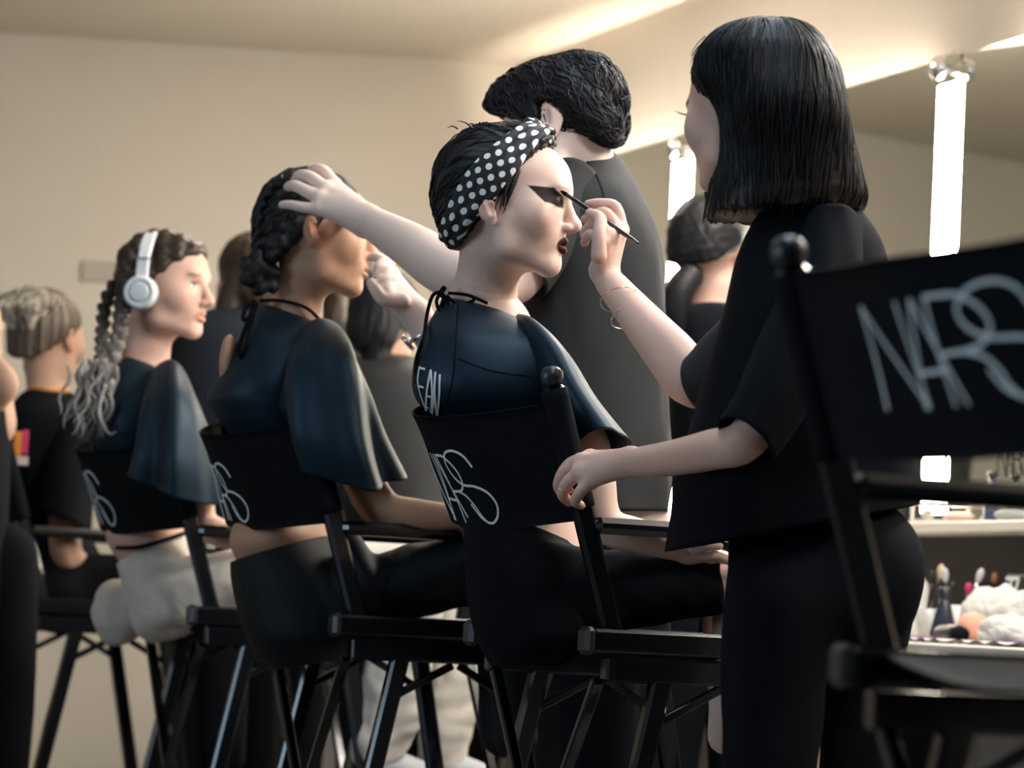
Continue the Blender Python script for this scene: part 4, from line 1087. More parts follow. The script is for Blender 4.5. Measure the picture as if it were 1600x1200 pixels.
S = braid([W(410, 402, 6.07), W(392, 415, 6.06), W(393, 438, 6.06), W(414, 450, 6.07), W(430, 436, 6.08), W(420, 420, 6.06)], .021, 12)
S.ell(W(410, 428, 6.09), (.034, .034, .030), .008)
mk('bun', *S.mesh(.003), HAIR['soft_black'], root)
S = braid([W(444, 278, 6.06), W(412, 308, 6.06), W(402, 360, 6.06), W(398, 400, 6.06)], .0105, 13); mk('braid', *S.mesh(.003), HAIR['soft_black'], root)
# cape with a fluted sleeve
def cf(s, th): return .020*np.sin(3*th+4*s)*s+.012*np.sin(6*th+6*s)+.02*np.sin(2*th+9*s)*(s*(1-s)*4)
V, F = ringloft([(404, 474, 506, 510, 6.15, .058), (388, 498, 528, 532, 6.15, .10, 2.2), (372, 535, 548, 570, 6.15, .145, 2.3), (346, 585, 560, 615, 6.15, .165, 2.4), (322, 622, 556, 640, 6.15, .165, 2.4), (340, 655, 540, 660, 6.15, .16, 2.3), (368, 700, 530, 700, 6.15, .145, 2.2), (378, 795, 510, 790, 6.15, .12, 2.1)], 72, 8, cf)
mk('cape', V, F, M['cape'], root)
sl = [(484, 512, 504, 517, 6.14, .02), (458, 552, 546, 567, 6.07, .085), (438, 610, 578, 627, 5.95, .115), (450, 662, 602, 687, 5.94, .120), (474, 714, 628, 745, 5.96, .125)]
mk('sleeve', *ringloft(sl, 96, 9, lambda s, th: (.13*np.sin(5*th+2.2)+.05*np.sin(8*th))*s**1.2, hollow=.05), M['cape'], root)
parts = [tube([W(400, 472, 6.08), W(388, 500, 6.05), W(376, 535, 6.03), W(372, 558, 6.03)], .004, 8), tube([W(402, 474, 6.08), W(392, 508, 6.04), W(384, 540, 6.02), W(374, 560, 6.02)], .004, 8), tube([W(398, 470, 6.08), W(384, 482, 6.06), W(380, 500, 6.05), W(392, 492, 6.06), W(400, 476, 6.07)], .004, 8),
         tube([W(406, 470, 6.09), W(440, 470, 6.09), W(480, 482, 6.09), W(506, 508, 6.10)], .0035, 8)]
v, f = join(*parts); mk('neck_tie', v, f, M['black_cloth'], root)
# high-waisted leggings
mk('leggings_seat', *ringloft([(360, 880, 512, 838, 6.15, .145, 2.2), (364, 915, 560, 880, 6.15, .165, 2.3), (378, 975, 600, 940, 6.15, .175, 2.4), (396, 1015, 590, 990, 6.15, .165, 2.3), (430, 1046, 540, 1030, 6.15, .10)], 64, 8, lambda s, th: .008*np.sin(4*th+9*s)+.02*np.exp(-((th-4.5)/.35)**2)*-s), M['leggings'], root)
S = Soft(); S.chain([J(540, 925, 6.06, 60), J(600, 918, 6.03, 54), J(660, 902, 6.02, 56), J(780, 895, 6.02, 50), J(800, 940, 6.03, 44), J(805, 1150, 6.05, 34)], .03)
S.chain([J(540, 925, 6.26, 56), J(660, 912, 6.30, 52), J(770, 905, 6.32, 46), J(785, 1150, 6.32, 34)], .03); S.chain([J(548, 850, 6.02, 22), J(575, 900, 6.0, 30)], .03)
V, F = S.mesh(.006); x0 = W(592, 885, 6.0); q = V-x0
V = V+vnormals(V, F)*((.0030*noise3(V, 40, 9))-.010*np.exp(-((q[:, 0]+.3*q[:, 2])/.014)**2)*(q[:, 2] > -.03))[:, None]
mk('leggings_legs', V, F, M['leggings'], root)

# ------------------------------------------------------------------ model with headphones
root = empty('person', (*W(270, 950, 7.07)[:2], 0), 'seated model with white headphones, braids with silver ends and cream sweatpants', 'person')
tone = SK['rosy']
H1 = Head(255, 448, 7.05, -22, 0, 0, 1.0, eye='open', brow=(.16, .09, .06), nose=.004)
neck = [J(240, 500, 7.06, 38), J(232, 535, 7.07, 36), J(225, 580, 7.07, 42), J(228, 610, 7.07, 55)]
pc = [H1.build(neck, .0034, tone)]
S = Soft(); S.chain([J(225, 620, 7.07, 62), J(222, 720, 7.07, 64), J(228, 810, 7.07, 62), J(236, 850, 7.07, 52), J(262, 930, 7.07, 48)], .05); S.ell(W(232, 838, 7.07), (.080, .115, .060), .04)
pc.append(skin_piece(S, .008, tone))
S = Soft(); S.chain([J(285, 650, 6.95, 24), J(308, 770, 6.92, 25), J(318, 820, 6.92, 24), J(370, 838, 6.90, 21), J(440, 840, 6.92, 15)], .012); pc.append(skin_piece(S, .006, tone))
body(root, pc, SKM['rosy'])
S = Soft(); S.ell((-.010, 0, .036), (.102, .080, .091), .01); S.ell((-.055, 0, -.010), (.050, .060, .055), .03); S.ell((.042, 0, .062), (.058, .062, .046), .02)
S.field(half((.86, 0, -.50), (.092, 0, .066)), .006); S.field(half((.62, 0, -.78), (-.002, 0, .000)), .008)
def dq(V):
    a = np.arctan2(V[:, 1], V[:, 2]+.02); return .0035*np.abs(np.sin(a*4.5))+.0025*np.sin(V[:, 0]*170+a*5)+.0018*noise3(V, 150, 5)
mk('hair', *hairmesh(H1, S, .0034, dq), HAIR['brown'], root)
def braidcol(V, zt, zb):
    t = np.clip((zt-V[:, 2])/(zt-zb), 0, 1)[:, None]; n_ = (.5+.5*noise3(V, 180, 3))[:, None]
    return (1-t)*np.array([.022, .014, .011])+t*(np.array([.10, .085, .075])+n_*np.array([.28, .26, .24]))
zt, zb = W(180, 480, 7)[2], W(150, 590, 7)[2]
for k, P in enumerate([[W(222, 384, 6.985), W(202, 412, 6.97), W(192, 460, 6.965), W(187, 520, 6.95), W(172, 570, 6.94), W(158, 620, 6.93)], [W(190, 430, 7.05), W(166, 470, 7.04), W(160, 520, 7.02), W(158, 560, 6.98), W(148, 600, 6.95), (W(138, 640, 6.93))]]):
    S = braid(P, .0175 if k == 0 else .015, 26, 1.0, .95, .005); V, F = S.mesh(.0034); mk('braid', V, F, HAIR['painted'], root, col=braidcol(V, zt, zb))
parts = []; rs = np.random.RandomState(3); cols = []
for i in range(90):
    x0, y0 = 150+rs.normal(0, 14), 560+rs.uniform(0, 50); x1 = 140+rs.normal(0, 17)+(x0-150)*.8; y1 = 655+rs.uniform(-15, 32); dd = 6.92+rs.uniform(-.02, .04); ph = rs.uniform(0, 6)
    P = [W(x0+(x1-x0)*t+5*math.sin(ph+t*9), y0+(y1-y0)*t, dd) for t in np.linspace(0, 1, 7)]
    v, f = tube(P, [.003, .0042, .004, .0038, .0034, .0026, .0008], 5, 3); parts.append((v, f)); g = rs.uniform(.05, .42); cols.append(np.tile([g*1.02, g*.95, g*.9], (len(v), 1)))
P = [W(165, 600, 6.90), W(155, 640, 6.90), W(162, 665, 6.89), W(172, 678, 6.89), W(182, 674, 6.89)]; v, f = tube(P, [.004, .004, .0035, .003, .001], 6, 5); parts.append((v, f)); cols.append(np.tile([.45, .43, .4], (len(v), 1)))
v, f = join(*parts); o = mk('loose_hair', v, f, HAIR['painted'], root, col=np.concatenate(cols)); o['kind'] = 'stuff'
# headphones (a thing she wears on top of the hair)
HP = Head(241, 449, 7.045, -7, 0, 0, 1.0)
hp = empty('headphones', H1.O, 'white over-ear headphones on the braided model', 'headphones')
mw = nodemat('white_satin_plastic', (.70, .74, .78), .35, spec=.5); mg = nodemat('pale_grey_cushion', (.42, .44, .46), .6)
ths = np.linspace(-.10, math.pi+.10, 41); R0, W0 = .098, .0155
def bandpt(t, dx, dr): return ((-.006+dx), -(R0+dr)*.95*math.cos(t), .020+(R0+dr)*1.02*math.sin(t))
V = []
for t in ths:
    ww = W0*(1.0 if .55 < t < math.pi-.55 else .92)
    for dx, dr in ((-ww, 0), (-ww*.7, .005), (ww*.7, .005), (ww, 0), (ww*.7, -.003), (-ww*.7, -.003)): V.append(bandpt(t, dx, dr))
F = grid_faces(len(ths), 6, True)+[[5, 4, 3, 2, 1, 0], [len(ths)*6-6+q for q in range(6)]]
mk('headband', HP.wor(V), F, mw, hp, smooth=False)
for sd in (-1, 1):
    c = np.array([-.006, sd*.078, -.022]); Rk = np.array([[1, 0, 0], [0, 0, 1], [0, sd, 0]]).T
    v, f = lathe([(.020, 0), (.034, .001), (.038, .008), (.037, .016), (.030, .019)], 32, c, Rk); mk('cushion', HP.wor(v), f, mg, hp)
    v, f = lathe([(.034, .017), (.0365, .019), (.037, .028), (.034, .035), (.026, .038), (.0255, .036), (.003, .036)], 32, c, Rk); cu = mk('ear_cup', HP.wor(v), f, mw, hp)
    v, f = lathe([(.022, .0362), (.022, .0385), (.018, .0395), (.003, .0395)], 28, c, Rk); mk('button', HP.wor(v), f, nodemat('headphone_button', (.62, .67, .72), .3), cu)
    v, f = bar((-.006, sd*.1015, -.005), (-.006, sd*.0955, .052), .026, .007, .002, (0, 1, 0)); mk('slider', HP.wor(v), f, mw, hp, smooth=False)
    v, f = bar((-.006, sd*.0975, .0515), (-.006, sd*.0970, .0545), .0325, .0105, .001, (0, 1, 0)); mk('hinge_band', HP.wor(v), f, M['chrome'], hp, smooth=False)
# cape
def cf1(s, th): return .020*np.sin(3*th+4*s)*s+.012*np.sin(6*th+6*s)
mk('cape', *ringloft([(196, 553, 262, 580, 7.07, .052), (180, 575, 285, 600, 7.07, .10, 2.2), (158, 620, 305, 635, 7.07, .145, 2.3), (140, 670, 305, 675, 7.07, .155, 2.3), (150, 720, 295, 720, 7.07, .14, 2.2), (172, 800, 288, 792, 7.07, .115, 2.1)], 72, 8, cf1), M['cape'], root)
sl = [(246, 578, 262, 584, 7.06, .02), (230, 608, 296, 620, 6.97, .080), (216, 660, 322, 675, 6.86, .105), (210, 705, 340, 730, 6.84, .112), (204, 736, 357, 790, 6.85, .118)]
mk('sleeve', *ringloft(sl, 96, 9, lambda s, th: (.11*np.sin(5*th+1.0)+.05*np.sin(8*th+1))*s**1.2, hollow=.05), M['cape'], root)
# sweatpants
mk('sweatpants_seat', *ringloft([(184, 882, 292, 832, 7.07, .118, 2.2), (188, 900, 305, 850, 7.07, .135, 2.3), (200, 940, 340, 900, 7.07, .165, 2.4), (212, 985, 350, 950, 7.07, .165, 2.4), (235, 1006, 320, 985, 7.07, .10)], 64, 8, lambda s, th: .006*np.sin(26*th)*np.clip(1-s*3.2, 0, 1)+.012*np.sin(5*th+9*s)), M['cream'], root)
S = Soft(); S.ell(W(186, 955, 7.22), (.062, .07, .075), .02); S.ell(W(255, 950, 6.98), (.06, .07, .07), .02); S.chain([J(270, 930, 6.98, 58), J(450, 905, 6.95, 56), J(635, 892, 6.95, 48), J(628, 1000, 6.98, 50), J(615, 1100, 7.0, 54), J(590, 1170, 7.0, 42)], .03)
S.chain([J(260, 930, 7.18, 54), J(470, 910, 7.24, 52), J(680, 890, 7.28, 44), J(715, 1000, 7.28, 44), J(700, 1120, 7.28, 46), J(690, 1180, 7.28, 36)], .03)
V, F = S.mesh(.008); V = V+vnormals(V, F)*(.005*noise3(V*np.array([1, 1, 1.6]), 24, 2)+.003*noise3(V, 60, 3))[:, None]
mk('sweatpants_legs', V, F, M['cream'], root)
v, f = tube([W(182, 856, 6.99), W(215, 855, 6.93), W(250, 846, 6.94), W(292, 832, 7.0)], .005, 8); mk('waist_strap', v, f, M['black_cloth'], root)
v, f = tube([W(203, 815, 6.925), W(222, 812, 6.925), (W(240, 808, 6.925))], .0035, 6); mk('hem_label', v, f, M['print_white'], root)
S = Soft(); S.cone(W(590, 1195, 7.0), W(650, 1215, 7.05), .045, .04, .02); mk('sneaker', *S.mesh(.006), nodemat('pale_grey_sneaker', (.35, .37, .40), .6), root)
S = Soft(); S.cone(W(690, 1200, 7.28), W(750, 1220, 7.3), .045, .04, .02); mk('sneaker', *S.mesh(.006), bpy.data.materials['pale_grey_sneaker'], root)

# ------------------------------------------------------------------ people further off
def shirt(root, rings, mat, name='t_shirt', n=56, amp=.012, hollow=0.0):
    return mk(name, *ringloft(rings, n, 7, lambda s, th: amp*np.sin(5*th+7*s)+amp*np.sin(3*th-11*s+1), hollow=hollow), mat, root)
def standing_legs(root, x, d, top, r, mat):
    S = Soft()
    for o in (-.085, .085):
        c = W(x, 900, d); S.chain([((c[0]+o*.6, c[1]+o*.5, top), r), ((c[0]+o, c[1]+o*.5, .5), r*.75), ((c[0]+o, c[1]+o*.5, .08), r*.55)], .04)
    mk('trousers', *S.mesh(.012), mat, root)
    for o in (-.085, .085):
        S = Soft(); S.cone((c[0]+o, c[1]+o*.5, .045), (c[0]+o+.04, c[1]+o*.5+.12, .035), .045, .035, .02); S.field(half((0, 0, -1), (0, 0, 0)), .003); mk('shoe', *S.mesh(.008), M['plastic_black'], root)

# blond bun, black T-shirt, far left
root = empty('person', (*W(80, 960, 8.03)[:2], 0), 'person with a streaked blond bun in a black T-shirt, back turned, at far left', 'person')
tone = SK['warm']
H0 = Head(72, 528, 8.03, 62, 0, 0, 1.02)
pc = [H0.build([J(72, 570, 8.03, 34), J(75, 605, 8.03, 34), J(78, 650, 8.03, 44)], .004, tone)]
S = Soft(); S.chain([J(80, 660, 8.03, 52), J(80, 800, 8.03, 55), J(90, 900, 8.03, 55)], .05); pc.append(skin_piece(S, .01, tone))
S = Soft(); S.chain([J(110, 690, 7.93, 26), J(102, 800, 7.9, 26), J(106, 868, 7.9, 24), J(140, 885, 8.0, 20), J(200, 885, 8.06, 15)], .012); pc.append(skin_piece(S, .006, tone))
body(root, pc, SKM['warm'])
S = Soft(); S.ell((-.010, 0, .032), (.102, .084, .090), .01); S.ell((-.058, 0, -.020), (.048, .062, .055), .03)
S.ell((-.060, 0, -.050), (.040, .050, .042), .03); S.cone((-.070, 0, -.06), (-.066, 0, -.105), .032, .018, .02); S.field(half((.90, 0, -.44), (.070, 0, .060)), .006); S.field(half((.55, 0, -.83), (-.012, 0, -.002)), .01)
V, F = S.mesh(.004); N = vnormals(V, F); a = np.arctan2(V[:, 1], -V[:, 0]-.02); st = .5+.5*noise1(a*3, 8, 4, 3.0)
V2 = V+N*(.003*noise1(a*4, 2, 4, 5.0))[:, None]; up = np.clip((V[:, 2]-.00)/.05, 0, 1)
mk('hair', H0.wor(V2), F, HAIR['painted'], root, col=np.array([.030, .020, .013])+(st**2*(.45+.55*up))[:, None]*np.array([.34, .27, .19]))
S = Soft()
for i in range(9):
    t = -1.1+i*.275; S.cone((-.055, .052*math.sin(t), .050), (-.085, .085*math.sin(t), .105-.02*abs(t)), .015, .013, .005); S.cone((-.085, .085*math.sin(t), .105-.02*abs(t)), (-.125, .060*math.sin(t), .060), .013, .012, .005); S.cone((-.125, .060*math.sin(t), .060), (-.105, .03*math.sin(t), .018), .012, .008, .005)
S.ell((-.088, 0, .062), (.036, .06, .036), .01)
V, F = S.mesh(.0038); a = np.arctan2(V[:, 1], V[:, 2]); st = np.clip(.55+.5*noise1(V[:, 1]*34, 5, 4, 3.0), 0, 1)
lay_strands(root, H0.wor(V), F, HAIR['painted'], flow=lambda p: (0, -.2, 1.0 if p[1] < 7.95 else .2), count=160, length=.06, radius=.002, wave=.2, seed=3, tint=lambda p, rs: np.array([.86, .78, .64])*rs.uniform(.15, .9))
mk('bun', H0.wor(V), F, HAIR['painted'], root, col=np.array([.03, .02, .014])+(st**1.4)[:, None]*np.array([.80, .72, .60]))
t0 = shirt(root, [(50, 606, 108, 610, 8.03, .05), (28, 622, 130, 632, 8.03, .10, 2.2), (10, 660, 150, 670, 8.03, .15, 2.3), (12, 740, 150, 740, 8.03, .15, 2.3), (25, 830, 140, 830, 8.03, .14, 2.2), (30, 930, 200, 930, 8.03, .15, 2.2)], M['black_cloth'])
mk('sleeve', *ringloft([(95, 640, 150, 665, 7.95, .06), (68, 720, 148, 735, 7.91, .075), (50, 800, 142, 832, 7.89, .08)], 40, 7, lambda s, th: .03*np.sin(4*th+3*s)*s, hollow=.06), M['black_cloth'], root)
v, f = tube([W(48, 606, 7.99), W(75, 609, 7.965), W(105, 612, 7.99)], .006, 8); mk('collar_trim', v, f, nodemat('orange_trim', (.65, .30, .08), .7), root)
S = Soft(); S.ell(W(110, 930, 8.0), (.13, .16, .09), .03); S.chain([J(90, 925, 8.0, 62), J(200, 920, 7.93, 54), J(340, 908, 7.95, 46), J(348, 1000, 7.96, 42), J(345, 1180, 7.97, 38)], .03); mk('trousers', *S.mesh(.01), M['black_cloth'], root)
for nm, x0, y0, x1, y1, c in (('lanyard_card', 22, 674, 34, 712, (.75, .25, .04)), ('lanyard_card', 35, 672, 44, 710, (.62, .04, .16)), ('lanyard_card', 23, 713, 44, 727, (.72, .62, .66))):
    p, q = W((x0+x1)/2, (y0+y1)/2, 7.868), (abs(x1-x0)*7.87/FPX, .004, abs(y1-y0)*7.87/FPX)
    mk(nm, *box(p, q, .001), nodemat('card_%d' % x0, c, .5), root, smooth=False)

# edge of frame, far left
root = empty('person', (*W(-40, 960, 7.5)[:2], 0), 'dark-haired person cut off by the left picture edge', 'person')
HL = Head(-66, 515, 7.5, 40, -5, 0, 1.0); tone = SK['warm']
pc = [HL.build([J(-42, 565, 7.5, 42), J(-30, 610, 7.5, 46), J(-25, 660, 7.5, 50)], .005, tone)]
S = Soft(); S.chain([J(-8, 578, 7.42, 22), J(8, 600, 7.40, 22), J(-10, 625, 7.42, 22), J(-45, 660, 7.45, 24)], .02); S.chain([J(-42, 690, 7.5, 45), J(-42, 850, 7.5, 45)], .05); pc.append(skin_piece(S, .007, tone))
body(root, pc, SKM['warm'])
S = Soft(); S.ell((-.010, 0, .036), (.104, .082, .092), .01); S.ell((-.055, 0, -.02), (.052, .062, .06), .03); S.field(half((.85, 0, -.5), (.08, 0, .06)), .006)
mk('hair', *hairmesh(HL, S, .005, lambda V: .003*noise3(V, 90, 3)), HAIR['brown'], root)
shirt(root, [(-80, 618, -12, 622, 7.46, .08), (-92, 645, 10, 650, 7.46, .15, 2.3), (-95, 800, 12, 800, 7.5, .16), (-95, 960, 5, 960, 7.5, .15)], M['black_cloth'])
standing_legs(root, -40, 7.5, .85, .09, M['black_cloth'])

# at the counter, behind the artist's brush arm
root = empty('person', (*W(1120, 960, 7.2)[:2], 0), 'person in black with dark hair tied low, back turned, by the mirror', 'person')
HR = Head(1112, 392, 7.2, 55, 0, 0, 1.06); tone = SK['rosy']
pc = [HR.build([J(1116, 450, 7.2, 40), J(1112, 480, 7.2, 40), J(1112, 520, 7.2, 50)], .004, tone)]
S = Soft(); S.chain([J(1110, 540, 7.2, 58), J(1110, 700, 7.2, 60), J(1110, 850, 7.2, 62)], .05)
S.chain([J(1160, 560, 7.15, 26), J(1190, 680, 7.2, 24), J(1210, 760, 7.3, 20)], .02); S.chain([J(1062, 560, 7.25, 26), J(1060, 680, 7.3, 24), J(1090, 760, 7.4, 20)], .02); pc.append(skin_piece(S, .01, tone))
body(root, pc, SKM['rosy'])
S = Soft(); S.ell((-.010, 0, .030), (.106, .086, .092), .01); S.ell((-.055, 0, -.015), (.054, .066, .055), .03); S.field(half((.88, 0, -.48), (.080, 0, .050)), .006); S.field(half((.45, 0, -.9), (-.01, 0, .0)), .01)
mk('hair', *hairmesh(HR, S, .0045, lambda V: .002*noise3(V*np.array([.4, 1, 1]), 120, 3)), HAIR['soft_black'], root)
S = Soft(); S.chain([J(1078, 432, 7.12, 22), J(1062, 455, 7.11, 24), J(1056, 490, 7.11, 20), J(1060, 530, 7.12, 12)], .01); mk('ponytail', *S.mesh(.005), HAIR['soft_black'], root)
shirt(root, [(1078, 474, 1145, 474, 7.2, .05), (1062, 490, 1170, 492, 7.2, .11, 2.3), (1046, 540, 1190, 540, 7.2, .13, 2.4), (1046, 680, 1180, 680, 7.2, .13, 2.3), (1050, 840, 1180, 840, 7.2, .14, 2.2)], M['black_cloth'])
standing_legs(root, 1112, 7.2, .92, .10, M['black_cloth'])

# three in the aisle behind the row
for label, hx, hy, d, yaw, hair, top, rings, hang in (
    ('brown-haired person in a navy jacket behind the headphone wearer', 392, 438, 8.4, 120, 'brown', 'navy', [(350, 478, 420, 478, 8.4, .06), (312, 492, 440, 500, 8.4, .12, 2.3), (275, 530, 450, 540, 8.4, .15, 2.4), (264, 600, 450, 600, 8.4, .15, 2.3), (270, 760, 445, 760, 8.4, .15, 2.2), (275, 880, 440, 880, 8.4, .15, 2.2)], [(372, 440), (362, 465), (356, 490)]),
    ('person with long light-brown hair behind the bending man\'s raised hand', 530, 430, 8.9, 60, 'brown', 'charcoal', [(505, 500, 560, 500, 8.9, .06), (480, 520, 585, 525, 8.9, .12, 2.3), (470, 600, 595, 600, 8.9, .14, 2.3), (470, 860, 595, 860, 8.9, .14, 2.2)], [(524, 470), (526, 530), (528, 590)]),
    ('person in a dark grey jacket seen from behind between the two seated models', 600, 502, 7.95, 70, 'soft_black', 'grey_leather', [(570, 556, 640, 556, 7.95, .06), (545, 572, 690, 575, 7.95, .12, 2.3), (540, 610, 722, 615, 7.95, .16, 2.4), (545, 700, 735, 700, 7.95, .16, 2.3), (560, 800, 730, 800, 7.95, .15, 2.2), (570, 880, 720, 880, 7.95, .15, 2.2)], [(580, 530), (585, 545), (590, 560)])):
    root = empty('person', (*W(hx, 960, d)[:2], 0), label, 'person')
    Hb = Head(hx, hy, d, yaw, -8, 0, 1.0); tone = SK['warm']; k = 7.0/d
    pc = [Hb.build([J(hx, hy+45*k, d, 36*k), J(hx+2, hy+85*k, d, 38*k), J(hx+2, hy+120*k, d, 48*k)], .0045, tone)]
    cx = (rings[3][0]+rings[3][2])/2
    S = Soft(); S.chain([J(cx, hy+130*k, d, 50*k), J(cx, hy+260*k, d, 54*k), J(cx, hy+400*k, d, 56*k)], .05); pc.append(skin_piece(S, .012, tone))
    body(root, pc, SKM['warm'])
    S = Soft(); S.ell((-.010, 0, .034), (.106, .086, .094), .01); S.ell((-.060, 0, -.03), (.055, .07, .07), .03); S.field(half((.88, 0, -.48), (.080, 0, .050)), .006)
    hp_ = [J(x, y, d-.06, 26*k) for x, y in hang]; S.chain([(Hb.loc(p), r) for p, r in hp_], .02)
    mk('hair', *hairmesh(Hb, S, .005, lambda V: .003*noise3(V*np.array([1, 1, .3]), 130, 3)), HAIR[hair], root)
    shirt(root, rings, M[top], 'jacket')
    for sd in (-1, 1):
        xs = rings[3][0]+6 if sd < 0 else rings[3][2]-6
        S = Soft(); S.chain([J(xs, rings[2][1]+14, d-.02, 32*k), J(xs+sd*4, rings[2][1]+130, d-.02, 28*k), J(xs-sd*20, rings[2][1]+230, d+.06, 22*k)], .02); mk('sleeve', *S.mesh(.008), M[top], root)
    standing_legs(root, cx, d, .88, .10, M['black_cloth'])

# ------------------------------------------------------------------ things on the counter and ledge
def oncounter(px, off):
    """point on the counter top under photo column px, off metres from the wall"""
    s = onwall(px, 980, off)[0]; return wp(s, TZ, off)
def at(px, py, off): s, z = onwall(px, py, off); return wp(s, z, off)
cm = lambda n_, c, r=.5, **k: nodemat(n_, c, r, **k)
tag(mk('makeup_sponge', *Soft().ell(oncounter(1520, .46)+np.array([0, 0, .034]), (.033, .033, .034), .01).mesh(.004), cm('peach_sponge', (.80, .36, .25), .8, bump=.2, bscale=900)), 'round peach makeup sponge on the counter', 'sponge')
# black stubby brush lying down
p = oncounter(1470, .47)+np.array([0, 0, .0202]); q = oncounter(1497, .49)+np.array([0, 0, .0202]); a = q-p
root = empty('makeup_brush', p, 'stubby black brush lying beside the peach sponge', 'brush')
mk('handle', *tube([p, p+a*.05, p+a*.5, p+a*.95], [.014, .018, .020, .018], 20, 3), M['plastic_black'], root)
mk('bristles', *tube([p+a*.96, p+a*1.1, p+a*1.3], [.017, .0195, .014], 20, 3), M['black_cloth'], root)
# crumpled tissues
for nm, px, off, r, sd, lab in (('tissue', 1566, .30, (.085, .075, .062), 3, 'large crumpled white tissue at the right of the counter'), ('tissue', 1585, .44, (.07, .06, .030), 5, 'low crumpled white tissue in front of the large one')):
    V, F = Soft().ell(oncounter(px, off)+np.array([0, 0, r[2]*.9]), r, .01).field(half((0, 0, -1), (0, 0, TZ+.001)), .003).mesh(.005)
    N = vnormals(V, F); dsp = .012*np.abs(noise3(V, 36, sd))+.006*np.abs(noise3(V, 90, sd+1)); V = V+N*dsp[:, None]*np.clip((V[:, 2]-TZ-.004)/.02, 0, 1)[:, None]
    tag(mk(nm, V, F, cm('white_tissue', (.56, .55, .52), .9), smooth=False), lab, 'tissue', 'tissues on the counter')
for i, (px, off, w, l, dz, lab) in enumerate(((1475, .52, .10, .16, .0, 'flat white paper towel at the front edge of the counter'), (1560, .525, .09, .20, .0, 'flat white wipe below the tissues'))):
    c = oncounter(px, off); us, vs2 = np.linspace(-.5, .5, 14), np.linspace(-.5, .5, 10)
    G = np.array([[c-NW*(v*w)+TW*(u*l)+np.array([0, 0, .004+.006*abs(math.sin(9*u+4*v))]) for v in vs2] for u in us]).reshape(-1, 3)
    B = G-np.array([0, 0, .002]); n = len(G); Fg = grid_faces(14, 10)
    rim = [j for j in range(9)]
    tag(mk('paper_towel', np.concatenate([G, B]), Fg+[[q+n for q in f[::-1]] for f in Fg], cm('paper_%d' % i, (.55, .54, .51), .9)), lab, 'paper towel', 'towels on the counter')
# brush pots
def pot(px, off, r, h, mat, label, brushes):
    c = oncounter(px, off); root = empty('brush_pot', c, label, 'pot', 'brush pots')
    mk('cup', *lathe([(r*.85, 0.0005), (r, h), (r*.93, h), (r*.80, .006), (.002, .006)], 24, c), mat, root)
    for (dx, dy, lean, L, hm, tip, lab) in brushes:
        b = c+np.array([dx, dy, .012]); d = np.array([lean, .03, 1.0]); d /= np.linalg.norm(d)
        br = empty('makeup_brush', b, lab, 'brush', 'brushes in pots')
        mk('handle', *tube([b, b+d*L*.5, b+d*L*.8], [.003, .0042, .0036], 10, 3), hm, br)
        mk('bristles', *tube([b+d*L*.8, b+d*L*.88, b+d*L*.96, b+d*L], [.004, .008, .0075, .003], 12, 3), tip, br)
bri = {k: cm('bristle_'+k, c, .8) for k, c in (('beige', (.55, .44, .28)), ('silver', (.5, .5, .5)), ('black', (.01, .01, .012)), ('magenta', (.45, .03, .12)), ('brown', (.12, .05, .02)))}
pot(1452, .30, .032, .075, cm('frosted_pot', (.42, .42, .40), .3), 'frosted pot of brushes close to the artist\'s hip', [(-.01, .0, .1, .15, M['plastic_black'], bri['black'], 'black brush in the frosted pot, leaning least'), (.004, .004, .12, .165, M['plastic_black'], bri['beige'], 'beige-tipped brush in the frosted pot'), (.014, -.006, .30, .13, M['plastic_black'], bri['black'], 'black brush in the frosted pot, leaning most')])
pot(1494, .28, .026, .085, cm('white_pot', (.62, .61, .58), .4), 'white pot of brushes behind the peach sponge', [(-.012, 0, -.12, .155, M['plastic_black'], bri['silver'], 'silver-tipped brush in the white pot'), (.004, .003, .32, .165, M['chrome'], bri['silver'], 'metal spatula-like brush leaning right in the white pot'), (.008, -.004, .14, .125, M['plastic_black'], bri['magenta'], 'magenta-tipped brush in the white pot')])
# dark cone-shaped bottle
c = oncounter(1474, .38); root = empty('bottle', c, 'dark blue tapered bottle between the two brush pots', 'bottle')
mk('glass', *lathe([(.028, .0005), (.030, .02), (.014, .085), (.012, .095)], 24, c), cm('dark_bottle', (.02, .03, .05), .25), root); mk('cap', *lathe([(.013, .095), (.014, .098), (.014, .118), (.010, .122)], 20, c), M['plastic_black'], root)
# black pouch and printed black case
V, F = Soft().ell(oncounter(1546, .14)+np.array([0, 0, .06]), (.05, .05, .085), .02).cone(oncounter(1532, .15)+np.array([0, 0, .03]), oncounter(1562, .15)+np.array([0, 0, .03]), .04, .04, .02).field(half((0, 0, -1), (0, 0, TZ+.001)), .003).mesh(.005)
root = empty('pouch', oncounter(1546, .14), 'black drawstring pouch behind the tissues', 'pouch'); mk('bag', V+vnormals(V, F)*(.004*noise3(V, 60, 2))[:, None], F, M['black_cloth'], root)
mk('toggle', *Soft().ell(oncounter(1551, .15)+np.array([0, 0, .150]), (.008, .008, .014), .01).mesh(.003), cm('brown_toggle', (.22, .10, .04), .5), root)
s = onwall(1592, 900, .16)[0]; root = empty('case', wp(s+.09, TZ, .1), 'black case with white strokes of lettering at the right edge', 'case')
bx = mk('shell', *wbox(s-.045, s+.20, TZ+.001, TZ+.16, .06, .17, .006), M['plastic_black'], root, smooth=False)
